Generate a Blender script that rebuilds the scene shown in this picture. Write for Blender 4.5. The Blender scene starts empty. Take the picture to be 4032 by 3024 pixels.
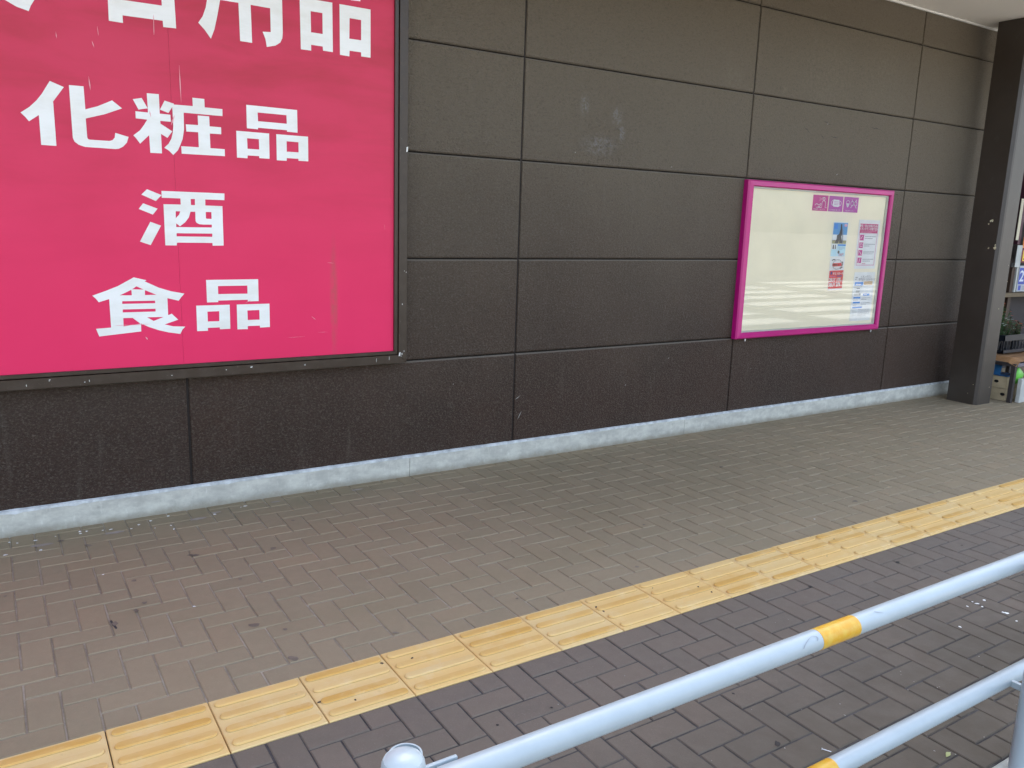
import bpy, bmesh, math, random
from mathutils import Vector, Matrix
from mathutils.geometry import tessellate_polygon
random.seed(11)
SC = bpy.context.scene

# ------------------------------------------------------------------ camera
cam_d = bpy.data.cameras.new('camera'); cam = bpy.data.objects.new('camera', cam_d)
SC.collection.objects.link(cam); SC.camera = cam
cam_d.sensor_width = 36.0; cam_d.lens = 28.73
cam_d.clip_start = 0.05; cam_d.clip_end = 800
cam.matrix_world = Matrix(((0.8434, 0.0793, -0.5315, -0.1932),
                           (-0.5364, 0.1822, -0.8240, -4.3841),
                           (0.0315, 0.9801, 0.1962, 1.5593),
                           (0, 0, 0, 1)))
# ------------------------------------------------------------------ light
SUN_EL, SUN_AZ = math.radians(46), math.radians(25)      # azimuth measured from +Y (behind the store) towards +X
world = bpy.data.worlds.new('World'); SC.world = world; world.use_nodes = True
nt = world.node_tree; nt.nodes.clear()
sky = nt.nodes.new('ShaderNodeTexSky'); sky.sky_type = 'NISHITA'; sky.sun_disc = False
sky.sun_elevation = SUN_EL; sky.sun_rotation = SUN_AZ
sky.air_density = 1.0; sky.dust_density = 3.5; sky.ozone_density = 1.0
bg = nt.nodes.new('ShaderNodeBackground'); bg.inputs['Strength'].default_value = 0.15
wo = nt.nodes.new('ShaderNodeOutputWorld')
hs = nt.nodes.new('ShaderNodeHueSaturation'); hs.inputs['Saturation'].default_value = 0.72     # thin high cloud whitens the blue
nt.links.new(sky.outputs[0], hs.inputs['Color']); nt.links.new(hs.outputs[0], bg.inputs[0]); nt.links.new(bg.outputs[0], wo.inputs[0])
sun_d = bpy.data.lights.new('sun', 'SUN'); sun_d.energy = 4.0; sun_d.angle = math.radians(0.5)
sun_d.color = (1.0, 0.93, 0.82)
sun = bpy.data.objects.new('sun', sun_d); SC.collection.objects.link(sun)
sdir = Vector((math.sin(SUN_AZ)*math.cos(SUN_EL), math.cos(SUN_AZ)*math.cos(SUN_EL), math.sin(SUN_EL)))
sun.rotation_euler = sdir.to_track_quat('Z', 'Y').to_euler()
vs = SC.view_settings
vs.view_transform = 'Standard'; vs.look = 'None'; vs.gamma = 1.0; vs.use_curve_mapping = False
vs.exposure = 2.28

# ------------------------------------------------------------------ material helper
class NB:
    def __init__(self, name):
        self.m = bpy.data.materials.new(name); self.m.use_nodes = True
        self.t = self.m.node_tree; self.N = self.t.nodes; self.L = self.t.links
        self.b = self.N['Principled BSDF']; self.out = self.N['Material Output']
        self.geo = None
    def n(self, typ, **kw):
        x = self.N.new(typ)
        for k, v in kw.items(): setattr(x, k, v)
        return x
    def set(self, sock, v):
        if isinstance(v, bpy.types.NodeSocket): self.L.new(v, sock)
        elif isinstance(v, (tuple, list)) and len(v) == 3 and sock.type == 'RGBA': sock.default_value = (*v, 1)
        else: sock.default_value = v
    def pos(self, scale=(1, 1, 1), off=(0, 0, 0)):
        if self.geo is None: self.geo = self.n('ShaderNodeNewGeometry')
        m = self.n('ShaderNodeMapping'); self.L.new(self.geo.outputs['Position'], m.inputs[0])
        m.inputs['Scale'].default_value = scale; m.inputs['Location'].default_value = off
        return m.outputs[0]
    def obj(self):
        return self.n('ShaderNodeTexCoord').outputs['Object']
    def noise(self, vec, scale=5, detail=4, rough=0.5, dist=0.0):
        x = self.n('ShaderNodeTexNoise'); self.L.new(vec, x.inputs['Vector'])
        x.inputs['Scale'].default_value = scale; x.inputs['Detail'].default_value = detail
        x.inputs['Roughness'].default_value = rough; x.inputs['Distortion'].default_value = dist
        return x.outputs['Fac']
    def voro(self, vec, scale=5, feature='F1', rnd=1.0):
        x = self.n('ShaderNodeTexVoronoi', feature=feature); self.L.new(vec, x.inputs['Vector'])
        x.inputs['Scale'].default_value = scale; x.inputs['Randomness'].default_value = rnd
        return x.outputs['Distance']
    def ramp(self, v, a, b, lo=0.0, hi=1.0, smooth=True):
        x = self.n('ShaderNodeMapRange')
        if smooth: x.interpolation_type = 'SMOOTHSTEP'
        self.L.new(v, x.inputs[0]); x.inputs[1].default_value = a; x.inputs[2].default_value = b
        x.inputs[3].default_value = lo; x.inputs[4].default_value = hi
        return x.outputs[0]
    def math(self, op, a, b=0.0, c=None):
        x = self.n('ShaderNodeMath', operation=op); self.set(x.inputs[0], a); self.set(x.inputs[1], b)
        if c is not None: self.set(x.inputs[2], c)
        return x.outputs[0]
    def mix(self, f, a, b, mode='MIX'):
        x = self.n('ShaderNodeMix', data_type='RGBA', blend_type=mode)
        self.set(x.inputs[0], f); self.set(x.inputs[6], a); self.set(x.inputs[7], b)
        return x.outputs[2]
    def rnd(self):
        if self.geo is None: self.geo = self.n('ShaderNodeNewGeometry')
        oi = self.n('ShaderNodeObjectInfo')
        s = self.math('ADD', oi.outputs['Random'], self.geo.outputs['Random Per Island'])
        return self.math('FRACT', s)
    def blob(self, x, z, rx, rz, axes='xz'):
        """soft ragged spot at a world place"""
        if self.geo is None: self.geo = self.n('ShaderNodeNewGeometry')
        sp = self.n('ShaderNodeSeparateXYZ'); self.L.new(self.geo.outputs['Position'], sp.inputs[0])
        A = sp.outputs[0]; B = sp.outputs[2 if axes == 'xz' else 1]
        dx = self.math('DIVIDE', self.math('SUBTRACT', A, x), rx); dz = self.math('DIVIDE', self.math('SUBTRACT', B, z), rz)
        r = self.math('SQRT', self.math('ADD', self.math('MULTIPLY', dx, dx), self.math('MULTIPLY', dz, dz)))
        return self.ramp(r, 0.2, 1.0, 1.0, 0.0)
    def bump(self, h, strength=0.5, dist=0.002, prev=None):
        x = self.n('ShaderNodeBump'); self.L.new(h, x.inputs['Height'])
        x.inputs['Strength'].default_value = strength; x.inputs['Distance'].default_value = dist
        if prev is not None: self.L.new(prev, x.inputs['Normal'])
        return x.outputs[0]
    def fin(self, col=None, rough=None, normal=None, spec=None, metal=None):
        if col is not None: self.set(self.b.inputs['Base Color'], col)
        if rough is not None: self.set(self.b.inputs['Roughness'], rough)
        if normal is not None: self.L.new(normal, self.b.inputs['Normal'])
        if spec is not None: self.set(self.b.inputs['Specular IOR Level'], spec)
        if metal is not None: self.set(self.b.inputs['Metallic'], metal)
        return self.m

def flat(name, col, rough=0.6, spec=0.4, var=0.12, metal=0.0, scale=9):
    b = NB(name); n = b.noise(b.pos(), scale, 5, 0.6)
    c = b.mix(b.ramp(n, 0.3, 0.7), tuple(v*(1-var) for v in col), tuple(min(1, v*(1+var)) for v in col))
    return b.fin(c, rough, None, spec, metal)

# ---- materials
def m_paver(name, base, alt, spec_col, dark, grime=()):
    b = NB(name); r = b.rnd(); P = b.pos()
    c = b.mix(r, base, alt)
    r2 = b.math('FRACT', b.math('MULTIPLY', r, 7.31))
    c = b.mix(b.ramp(r2, 0.90, 1.0, 0, 0.40), c, tuple(v*0.80 for v in base))
    c = b.mix(b.ramp(r2, 0.0, 0.10, 0.4, 0.0), c, (base[0]*1.06, base[1]*0.98, base[2]*0.94))
    g = b.noise(P, 190, 4, 0.8)
    c = b.mix(b.ramp(g, 0.56, 0.72, 0, 0.60), c, spec_col)
    c = b.mix(b.ramp(b.noise(b.pos(off=(3, 1, 0)), 150, 4, 0.8), 0.56, 0.74, 0, 0.5), c, dark)
    c = b.mix(b.ramp(b.noise(P, 28, 4, 0.65), 0.35, 0.75, 0, 0.30), c, tuple(v*1.18 for v in base))
    # long soft dirt zones
    c = b.mix(b.ramp(b.noise(b.pos((1, 1.6, 1)), 1.1, 5, 0.6), 0.45, 0.70, 0, 0.45), c, (base[0]*0.83, base[1]*0.86, base[2]*0.82))
    c = b.mix(b.ramp(b.noise(b.pos(off=(7, 2, 0)), 6.0, 5, 0.7), 0.62, 0.78, 0, 0.45), c, tuple(v*0.6 for v in base))
    if grime:      # darker greyish patches mid-walkway, along the wall and column; dirt along the kerb
        for (x, y, rx, ry, a) in grime:
            c = b.mix(b.math('MULTIPLY', b.math('MULTIPLY', b.blob(x, y, rx, ry, 'xy'), b.ramp(b.noise(P, 2.2, 5, 0.65), 0.25, 0.6, 0.5, 1.0)), a), c, (base[0]*0.50, base[1]*0.52, base[2]*0.49))
    h = b.noise(P, 260, 4, 0.7); h2 = b.noise(P, 40, 3, 0.6)
    nn = b.bump(h2, 0.35, 0.002, b.bump(h, 0.55, 0.0012))
    return b.fin(c, b.ramp(b.noise(P, 12, 3), 0.3, 0.7, 0.72, 0.9), nn, 0.35)
M = {}
M['paver'] = m_paver('weathered_brown_paver', (0.310, 0.240, 0.150), (0.282, 0.224, 0.142), (0.42, 0.36, 0.29), (0.15, 0.12, 0.09), [(3.2, -0.75, 2.1, 1.25, .30), (1.2, 0.0, 2.6, 0.32, .35), (5.5, 0.0, 2.6, 0.30, .35), (7.4, -0.1, 1.0, .5, .4)])
M['paver_grey'] = m_paver('grey_purple_paver', (0.178, 0.140, 0.106), (0.158, 0.128, 0.100), (0.33, 0.28, 0.25), (0.06, 0.05, 0.045), [(3.0, -3.6, 4.5, 1.5, 1.0), (2.3, -3.3, 1.8, .7, .5)])

def m_sand(name, a, bcol):
    b = NB(name); P = b.pos()
    c = b.mix(b.ramp(b.noise(P, 5, 5, 0.7), 0.35, 0.65), a, bcol)
    c = b.mix(b.ramp(b.noise(P, 300, 3, 0.7), 0.45, 0.7, 0, 0.5), c, tuple(v*0.6 for v in a))
    return b.fin(c, 0.95, b.bump(b.noise(P, 350, 3, 0.7), 0.6, 0.002), 0.2)
M['sand'] = m_sand('pale_joint_sand', (0.44, 0.38, 0.29), (0.27, 0.23, 0.175))
M['sand_dark'] = m_sand('dark_joint_grit', (0.055, 0.05, 0.048), (0.11, 0.10, 0.095))

def m_tactile():
    b = NB('worn_yellow_tactile_concrete'); r = b.rnd(); P = b.pos()
    c = b.mix(r, (0.78, 0.52, 0.20), (0.76, 0.55, 0.25))
    st = b.noise(b.pos((1.2, 2.6, 1)), 3.2, 5, 0.65)
    r3 = b.math('FRACT', b.math('MULTIPLY', r, 5.7))
    amt = b.math('MULTIPLY', b.ramp(st, 0.47, 0.75, 0, .5), b.ramp(r3, 0.35, 1.0, 0.10, 1.0))
    c = b.mix(amt, c, (0.66, 0.34, 0.055))
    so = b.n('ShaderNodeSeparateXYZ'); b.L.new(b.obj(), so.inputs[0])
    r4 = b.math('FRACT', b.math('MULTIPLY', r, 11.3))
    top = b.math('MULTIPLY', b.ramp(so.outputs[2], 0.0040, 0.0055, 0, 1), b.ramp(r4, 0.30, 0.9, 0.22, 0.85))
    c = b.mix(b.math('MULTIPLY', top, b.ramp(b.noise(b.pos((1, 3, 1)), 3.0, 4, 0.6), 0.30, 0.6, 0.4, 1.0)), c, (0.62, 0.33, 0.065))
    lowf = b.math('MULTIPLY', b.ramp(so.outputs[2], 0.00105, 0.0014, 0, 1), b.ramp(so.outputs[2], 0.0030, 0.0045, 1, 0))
    c = b.mix(b.math('MULTIPLY', lowf, 0.6), c, (0.36, 0.22, 0.075))      # dark outline round the foot of each bar
    c = b.mix(b.ramp(b.noise(P, 9, 5, 0.7), 0.50, 0.72, 0, 0.40), c, (0.78, 0.62, 0.36))
    c = b.mix(b.ramp(b.noise(P, 22, 5, 0.75), 0.60, 0.78, 0, 0.40), c, (0.36, 0.27, 0.13))
    c = b.mix(b.ramp(b.noise(P, 380, 3, 0.7), 0.60, 0.75, 0, 0.35), c, (0.30, 0.22, 0.10))
    nn = b.bump(b.noise(P, 300, 3, 0.7), 0.3, 0.001)
    return b.fin(c, 0.75, nn, 0.35)
M['tactile'] = m_tactile()

def m_wall():
    b = NB('dark_brown_spray_textured_wall'); P = b.pos((1, 1, 1))
    r = b.rnd()
    c = b.mix(b.ramp(b.noise(P, 1.6, 5, 0.6), 0.3, 0.7), (0.054, 0.028, 0.017), (0.042, 0.023, 0.014))
    c = b.mix(b.math('MULTIPLY', r, 0.5), c, (0.046, 0.029, 0.021))
    # paler tone mixed in towards the top of the wall
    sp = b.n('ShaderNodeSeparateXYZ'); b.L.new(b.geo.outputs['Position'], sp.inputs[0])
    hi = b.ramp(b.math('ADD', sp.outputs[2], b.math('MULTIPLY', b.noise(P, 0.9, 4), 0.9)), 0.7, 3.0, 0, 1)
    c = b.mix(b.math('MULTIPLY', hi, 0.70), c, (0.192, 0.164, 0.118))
    fine = b.noise(b.pos((1.0, 1.0, 1.45)), 82, 5, 0.75, 0.8)
    c = b.mix(b.ramp(fine, 0.48, 0.64, 0, 0.50), c, (0.160, 0.136, 0.110))
    c = b.mix(b.ramp(b.noise(b.pos((0.8, 1, 1.3), (5, 0, 3)), 60, 4, 0.8, 1.0), 0.48, 0.66, 0, 0.26), c, (0.020, 0.015, 0.012))
    c = b.mix(b.ramp(b.noise(b.pos((1.6, 1, 1)), 11, 6, 0.7), 0.58, 0.75, 0, 0.22), c, (0.20, 0.185, 0.155))
    streak = b.noise(b.pos((5, 1, 0.5)), 3.0, 5, 0.65)
    c = b.mix(b.ramp(streak, 0.56, 0.75, 0, 0.16), c, (0.175, 0.155, 0.125))
    rag = b.ramp(b.noise(P, 38, 4, 0.75), 0.42, 0.62, 0, 1)
    for (x, z, rx, rz, a) in [(3.12, 2.30, .05, .09, .36), (3.39, 2.25, .06, .08, .40), (3.26, 2.06, .20, .09, .30), (3.44, 2.15, .04, .08, .35),
                              (4.44, 2.62, .16, .12, .25), (5.0, 2.59, .05, .05, .3), (5.5, 2.75, .55, .40, .22), (6.2, 2.80, .45, .40, .20)]:
        c = b.mix(b.math('MULTIPLY', b.math('MULTIPLY', b.blob(x, z, rx, rz), rag), a), c, (0.33, 0.34, 0.36) if x < 3.6 else (0.24, 0.21, 0.16))
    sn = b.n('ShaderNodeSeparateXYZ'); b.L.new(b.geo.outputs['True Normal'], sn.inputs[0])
    c = b.mix(b.ramp(sn.outputs[2], 0.25, 0.5, 0, 0.8), c, (0.175, 0.150, 0.120))      # paler colour on the upward-facing chamfers
    v = b.voro(b.pos((1.0, 1.0, 1.55)), 95, 'SMOOTH_F1')
    nn = b.bump(fine, 0.9, 0.010, b.bump(v, 0.8, 0.008))
    lump = b.math('MULTIPLY', b.ramp(b.noise(P, 26, 3, 0.7), 0.45, 0.75, 0, 1), b.blob(3.3, 2.08, .38, .26))
    nn = b.bump(lump, 0.8, 0.010, nn)
    return b.fin(c, b.ramp(fine, 0.3, 0.7, 0.72, 0.58), nn, 0.27)
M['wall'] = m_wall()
M['groove'] = flat('dark_recess', (0.020, 0.016, 0.014), 0.8, 0.2)
M['sealant'] = flat('brown_joint_sealant', (0.020, 0.013, 0.010), 0.65, 0.35, 0.25, scale=30)

def m_concrete():
    b = NB('pale_plinth_concrete'); P = b.pos()
    c = b.mix(b.ramp(b.noise(b.pos((1, 1, 1.8)), 7, 6, 0.7), 0.32, 0.68), (0.42, 0.41, 0.36), (0.60, 0.59, 0.51))
    c = b.mix(b.ramp(b.noise(b.pos((3, 1, 0.8)), 14, 5, 0.7), 0.55, 0.75, 0, 0.5), c, (0.76, 0.75, 0.68))
    c = b.mix(b.ramp(b.noise(b.pos(off=(4, 0, 0)), 16, 5, 0.75), 0.56, 0.78, 0, 0.6), c, (0.30, 0.29, 0.24))
    sp = b.n('ShaderNodeSeparateXYZ'); b.L.new(b.geo.outputs['Position'], sp.inputs[0])
    low = b.ramp(b.math('ADD', sp.outputs[2], b.math('MULTIPLY', b.noise(P, 10, 5, 0.7), 0.07)), 0.03, 0.085, 0.85, 0)
    c = b.mix(low, c, (0.26, 0.235, 0.18))
    c = b.mix(b.ramp(b.noise(b.pos((6, 1, 0.6), (2, 0, 0)), 9, 5, 0.75), 0.60, 0.76, 0, 0.45), c, (0.25, 0.24, 0.21))
    return b.fin(c, 0.8, b.bump(b.noise(P, 60, 5, 0.7), 0.35, 0.003), 0.35)
M['concrete'] = m_concrete()
M['mortar_edge'] = flat('pale_mortar_edge', (0.56, 0.58, 0.58), 0.7, 0.4, 0.25, scale=20)

def m_sign():
    b = NB('faded_crimson_sign_sheet'); P = b.pos()
    c = b.mix(b.ramp(b.noise(P, 1.3, 4, 0.6), 0.3, 0.7), (0.78, 0.018, 0.108), (0.82, 0.022, 0.120))
    sp = b.n('ShaderNodeSeparateXYZ'); b.L.new(b.geo.outputs['Position'], sp.inputs[0])
    dirt = b.noise(b.pos((1, 1, 4)), 1.6, 6, 0.6, 0.3)
    hi = b.ramp(sp.outputs[2], 0.9, 2.5, 0.15, 1.45)  # sign darkens upwards: weaker light near the top put into its colour
    c = b.mix(b.math('MULTIPLY', b.ramp(dirt, 0.35, 0.75, 0.42, 0.68), hi), c, (0.46, 0.026, 0.050))
    # brown tape mark low on the right
    edge = b.math('MULTIPLY', b.blob(1.418, 1.10, 0.030, 0.42), b.ramp(b.noise(b.pos((2, 1, 1)), 20, 4), 0.35, 0.6, 0.2, 0.5))
    c = b.mix(edge, c, (0.40, 0.10, 0.075))
    return b.fin(c, b.ramp(dirt, 0.3, 0.7, 0.38, 0.5), b.bump(b.noise(P, 2.0, 2), 0.15, 0.01), 0.35)
M['sign'] = m_sign()
def m_letter():
    b = NB('white_cut_vinyl'); P = b.pos()
    c = b.mix(b.ramp(b.noise(b.pos((1, 1, 3)), 3, 5, 0.7), 0.35, 0.75), (0.86, 0.86, 0.82), (0.76, 0.75, 0.68))
    c = b.mix(b.ramp(b.noise(P, 60, 4, 0.7), 0.66, 0.8, 0, 0.4), c, (0.45, 0.43, 0.38))
    return b.fin(c, 0.45, None, 0.5)
M['letter'] = m_letter()
def m_frame():
    b = NB('weathered_bronze_aluminium'); P = b.pos()
    n = b.noise(P, 16, 5, 0.7)
    c = b.mix(b.ramp(n, 0.4, 0.7), (0.040, 0.026, 0.016), (0.056, 0.038, 0.025))
    c = b.mix(b.ramp(b.noise(P, 55, 5, 0.75), 0.62, 0.74, 0, 0.6), c, (0.19, 0.17, 0.14))
    return b.fin(c, b.ramp(n, 0.3, 0.7, 0.30, 0.45), None, 0.5, 0.15)
M['frame'] = m_frame()
def m_magenta():
    b = NB('magenta_lacquered_frame'); P = b.pos()
    c = b.mix(b.ramp(b.noise(P, 3, 4), 0.3, 0.7), (0.42, 0.003, 0.150), (0.48, 0.004, 0.175))
    c = b.mix(b.ramp(b.noise(P, 90, 4, 0.7), 0.70, 0.8, 0, 0.5), c, (0.75, 0.25, 0.45))
    return b.fin(c, 0.28, None, 0.5)
M['magenta'] = m_magenta()
M['board'] = flat('cream_pinboard', (0.93, 0.85, 0.67), 0.7, 0.3, 0.03, scale=3)
M['boardedge'] = flat('pale_grey_board_lining', (0.60, 0.62, 0.58), 0.7, 0.3, 0.05)
def m_glass():
    b = NB('clear_acrylic_sheet'); N = b.n
    tr = N('ShaderNodeBsdfTransparent'); tr.inputs[0].default_value = (0.97, 0.98, 0.97, 1)
    gl = N('ShaderNodeBsdfGlossy'); gl.inputs['Roughness'].default_value = 0.02
    w = b.noise(b.pos((1, 1, 1)), 0.8, 0, 0.4); nn = b.bump(w, 0.06, 0.02); b.L.new(nn, gl.inputs['Normal'])
    fr = N('ShaderNodeFresnel'); fr.inputs[0].default_value = 1.5
    mx = N('ShaderNodeMixShader'); f = b.math('MULTIPLY', fr.outputs[0], 1.0)
    b.L.new(f, mx.inputs[0]); b.L.new(tr.outputs[0], mx.inputs[1]); b.L.new(gl.outputs[0], mx.inputs[2])
    b.L.new(mx.outputs[0], b.out.inputs[0]); b.N.remove(b.b)
    return b.m
M['glass'] = m_glass()
def m_rail():
    b = NB('white_powder_coated_steel'); P = b.pos()
    c = b.mix(b.ramp(b.noise(P, 14, 5, 0.7), 0.35, 0.7), (0.355, 0.415, 0.44), (0.33, 0.39, 0.415))
    c = b.mix(b.ramp(b.noise(b.pos((0.6, 1, 1)), 70, 5, 0.75), 0.68, 0.80, 0, 0.5), c, (0.45, 0.44, 0.42))
    return b.fin(c, b.ramp(b.noise(P, 8, 3), 0.3, 0.7, 0.32, 0.42), None, 0.6)
M['rail'] = m_rail()
def m_band():
    b = NB('yellow_reflective_tape'); P = b.pos()
    c = b.mix(b.ramp(b.noise(P, 30, 5, 0.7), 0.40, 0.68), (0.60, 0.31, 0.010), (0.60, 0.40, 0.05))
    c = b.mix(b.ramp(b.noise(b.pos(off=(2, 0, 0)), 55, 5, 0.75), 0.62, 0.72, 0, 0.7), c, (0.70, 0.62, 0.35))
    return b.fin(c, 0.35, None, 0.5)
M['band'] = m_band()
def m_column():
    b = NB('dark_brown_painted_column'); P = b.pos()
    c = b.mix(b.ramp(b.noise(P, 3, 5, 0.6), 0.3, 0.7), (0.030, 0.020, 0.013), (0.040, 0.029, 0.021))
    c = b.mix(b.ramp(b.noise(b.pos((1, 1, .4)), 18, 5, 0.7), 0.58, 0.75, 0, 0.3), c, (0.075, 0.07, 0.06))
    return b.fin(c, 0.45, b.bump(b.noise(P, 60, 4, 0.7), 0.15, 0.002), 0.7)
M['column'] = m_column()
M['chip'] = flat('pale_chipped_paint', (0.62, 0.55, 0.36), 0.8, 0.2, 0.3, scale=60)
def m_ceiling():
    b = NB('off_white_soffit_board'); P = b.pos()
    c = b.mix(b.ramp(b.noise(P, 1.2, 5, 0.6), 0.3, 0.7), (0.84, 0.81, 0.76), (0.78, 0.75, 0.70))
    return b.fin(c, 0.75, b.bump(b.noise(P, 120, 3), 0.15, 0.001), 0.3)
M['ceiling'] = m_ceiling()
M['white'] = flat('white_enamel', (0.78, 0.78, 0.76), 0.5, 0.4, 0.06)
M['metal'] = flat('galvanised_steel', (0.55, 0.56, 0.58), 0.35, 0.5, 0.15, 0.8, 40)
def m_kerb():
    b = NB('pale_kerb_concrete'); P = b.pos()
    c = b.mix(b.ramp(b.noise(P, 9, 6, 0.7), 0.3, 0.7), (0.37, 0.39, 0.36), (0.50, 0.51, 0.47))
    c = b.mix(b.ramp(b.noise(P, 200, 4, 0.75), 0.55, 0.72, 0, 0.6), c, (0.20, 0.19, 0.17))
    return b.fin(c, 0.85, b.bump(b.noise(P, 90, 5, 0.7), 0.6, 0.004), 0.3)
M['kerb'] = m_kerb()
def m_asphalt():
    b = NB('sun_bleached_asphalt'); P = b.pos()
    c = b.mix(b.ramp(b.noise(P, 0.4, 6, 0.6), 0.3, 0.7), (0.135, 0.126, 0.110), (0.175, 0.163, 0.142))
    c = b.mix(b.ramp(b.noise(P, 160, 3, 0.7), 0.5, 0.7, 0, 0.5), c, (0.24, 0.23, 0.21))
    return b.fin(c, 0.9, b.bump(b.noise(P, 160, 3, 0.7), 0.6, 0.006), 0.3)
M['asphalt'] = m_asphalt()
M['roadpaint'] = flat('worn_white_road_paint', (0.72, 0.72, 0.68), 0.7, 0.3, 0.15, scale=14)
def C(name, col, rough=0.6, spec=0.35, var=0.05): 
    if name not in M: M[name] = flat(name, col, rough, spec, var)
    return M[name]

# ------------------------------------------------------------------ mesh + object helpers
COL = SC.collection
def mesh_obj(name, verts, faces, mats, parent=None, fm=None, smooth=False):
    me = bpy.data.meshes.new(name); me.from_pydata(verts, [], faces)
    if not isinstance(mats, (list, tuple)): mats = [mats]
    for m in mats: me.materials.append(m)
    if fm: 
        for p, i in zip(me.polygons, fm): p.material_index = i
    if smooth:
        for p in me.polygons: p.use_smooth = True
    me.update()
    return link(name, me, parent)
def link(name, me, parent=None):
    o = bpy.data.objects.new(name, me); COL.objects.link(o)
    if parent is not None: o.parent = parent
    return o
def thing(name, label=None, cat=None, group=None, kind=None, loc=(0, 0, 0)):
    o = bpy.data.objects.new(name, None); COL.objects.link(o); o.location = loc
    o.empty_display_size = 0.1
    tag(o, label, cat, group, kind); return o
def tag(o, label=None, cat=None, group=None, kind=None):
    if label: o['label'] = label
    if cat: o['category'] = cat
    if group: o['group'] = group
    if kind: o['kind'] = kind
    return o
class MB:
    def __init__(self): self.v = []; self.f = []; self.m = []
    def add(self, vs, fs, mi=0):
        k = len(self.v); self.v += [tuple(p) for p in vs]; self.f += [tuple(i+k for i in f) for f in fs]; self.m += [mi]*len(fs)
    def box(self, x0, x1, y0, y1, z0, z1, mi=0):
        self.add([(x0,y0,z0),(x1,y0,z0),(x1,y1,z0),(x0,y1,z0),(x0,y0,z1),(x1,y0,z1),(x1,y1,z1),(x0,y1,z1)],
                 [(0,3,2,1),(4,5,6,7),(0,1,5,4),(1,2,6,5),(2,3,7,6),(3,0,4,7)], mi)
    def quad(self, pts, mi=0): self.add(pts, [tuple(range(len(pts)))], mi)
    def tube(self, p0, p1, r0, r1=None, n=24, caps=True, mi=0):
        r1 = r0 if r1 is None else r1
        p0 = Vector(p0); p1 = Vector(p1); d = (p1-p0).normalized()
        a = d.orthogonal().normalized(); b = d.cross(a)
        vs = []
        for p, r in ((p0, r0), (p1, r1)):
            for i in range(n):
                t = 2*math.pi*i/n; vs.append(p + a*(r*math.cos(t)) + b*(r*math.sin(t)))
        fs = [(i, (i+1) % n, n+(i+1) % n, n+i) for i in range(n)]
        if caps: fs += [tuple(range(n-1, -1, -1)), tuple(range(n, 2*n))]
        self.add(vs, fs, mi)
    def lathe(self, c, prof, n=32, mi=0):
        vs = []
        for r, z in prof:
            for i in range(n):
                t = 2*math.pi*i/n; vs.append((c[0]+r*math.cos(t), c[1]+r*math.sin(t), c[2]+z))
        fs = []
        for k in range(len(prof)-1):
            for i in range(n): fs.append((k*n+i, k*n+(i+1) % n, (k+1)*n+(i+1) % n, (k+1)*n+i))
        self.add(vs, fs, mi)
    def build(self, name, mats, parent=None, smooth=False, auto=False):
        o = mesh_obj(name, self.v, self.f, mats, parent, self.m if isinstance(mats, (list, tuple)) else None, smooth)
        if auto:
            for p in o.data.polygons: p.use_smooth = True
            o.data.set_sharp_from_angle(angle=math.radians(40))
        return o
def box(name, x0, x1, y0, y1, z0, z1, mat, parent=None, bevel=0.0, seg=1):
    b = MB(); b.box(x0, x1, y0, y1, z0, z1); o = b.build(name, mat, parent)
    if bevel: bev(o, bevel, seg)
    return o
def bev(o, w, seg=1):
    bm = bmesh.new(); bm.from_mesh(o.data)
    bmesh.ops.bevel(bm, geom=list(bm.edges), offset=w, segments=seg, affect='EDGES', profile=0.5, clamp_overlap=True)
    bm.to_mesh(o.data); bm.free()
def flat_poly(name, loops, y, mat, parent, off=0.0):
    """flat print in a plane y = const, facing -y; loops are (x, z): the outline then its holes"""
    vl = [[Vector((x, 0, z)) for x, z in lp] for lp in loops]
    tri = tessellate_polygon(vl); vs = [(p.x, y, p.z) for lp in vl for p in lp]
    fs = []
    for a, b, c in tri:
        A, B, Cc = vs[a], vs[b], vs[c]
        cr = (B[0]-A[0])*(Cc[2]-A[2]) - (B[2]-A[2])*(Cc[0]-A[0])
        fs.append((a, b, c) if cr > 0 else (a, c, b))
    return vs, fs
def text_geo(s, size, x, z, y, align='LEFT', bold=0.0, sx=1.0):
    cu = bpy.data.curves.new('t', 'FONT'); cu.body = s; cu.size = size; cu.align_x = align; cu.offset = bold
    o = bpy.data.objects.new('t', cu); COL.objects.link(o)
    dg = bpy.context.evaluated_depsgraph_get(); me = bpy.data.meshes.new_from_object(o.evaluated_get(dg))
    vs = [(x + v.co.x*sx, y, z + v.co.y) for v in me.vertices]; fs = [tuple(p.vertices) for p in me.polygons]
    bpy.data.objects.remove(o); bpy.data.curves.remove(cu); bpy.data.meshes.remove(me)
    return vs, fs
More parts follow.
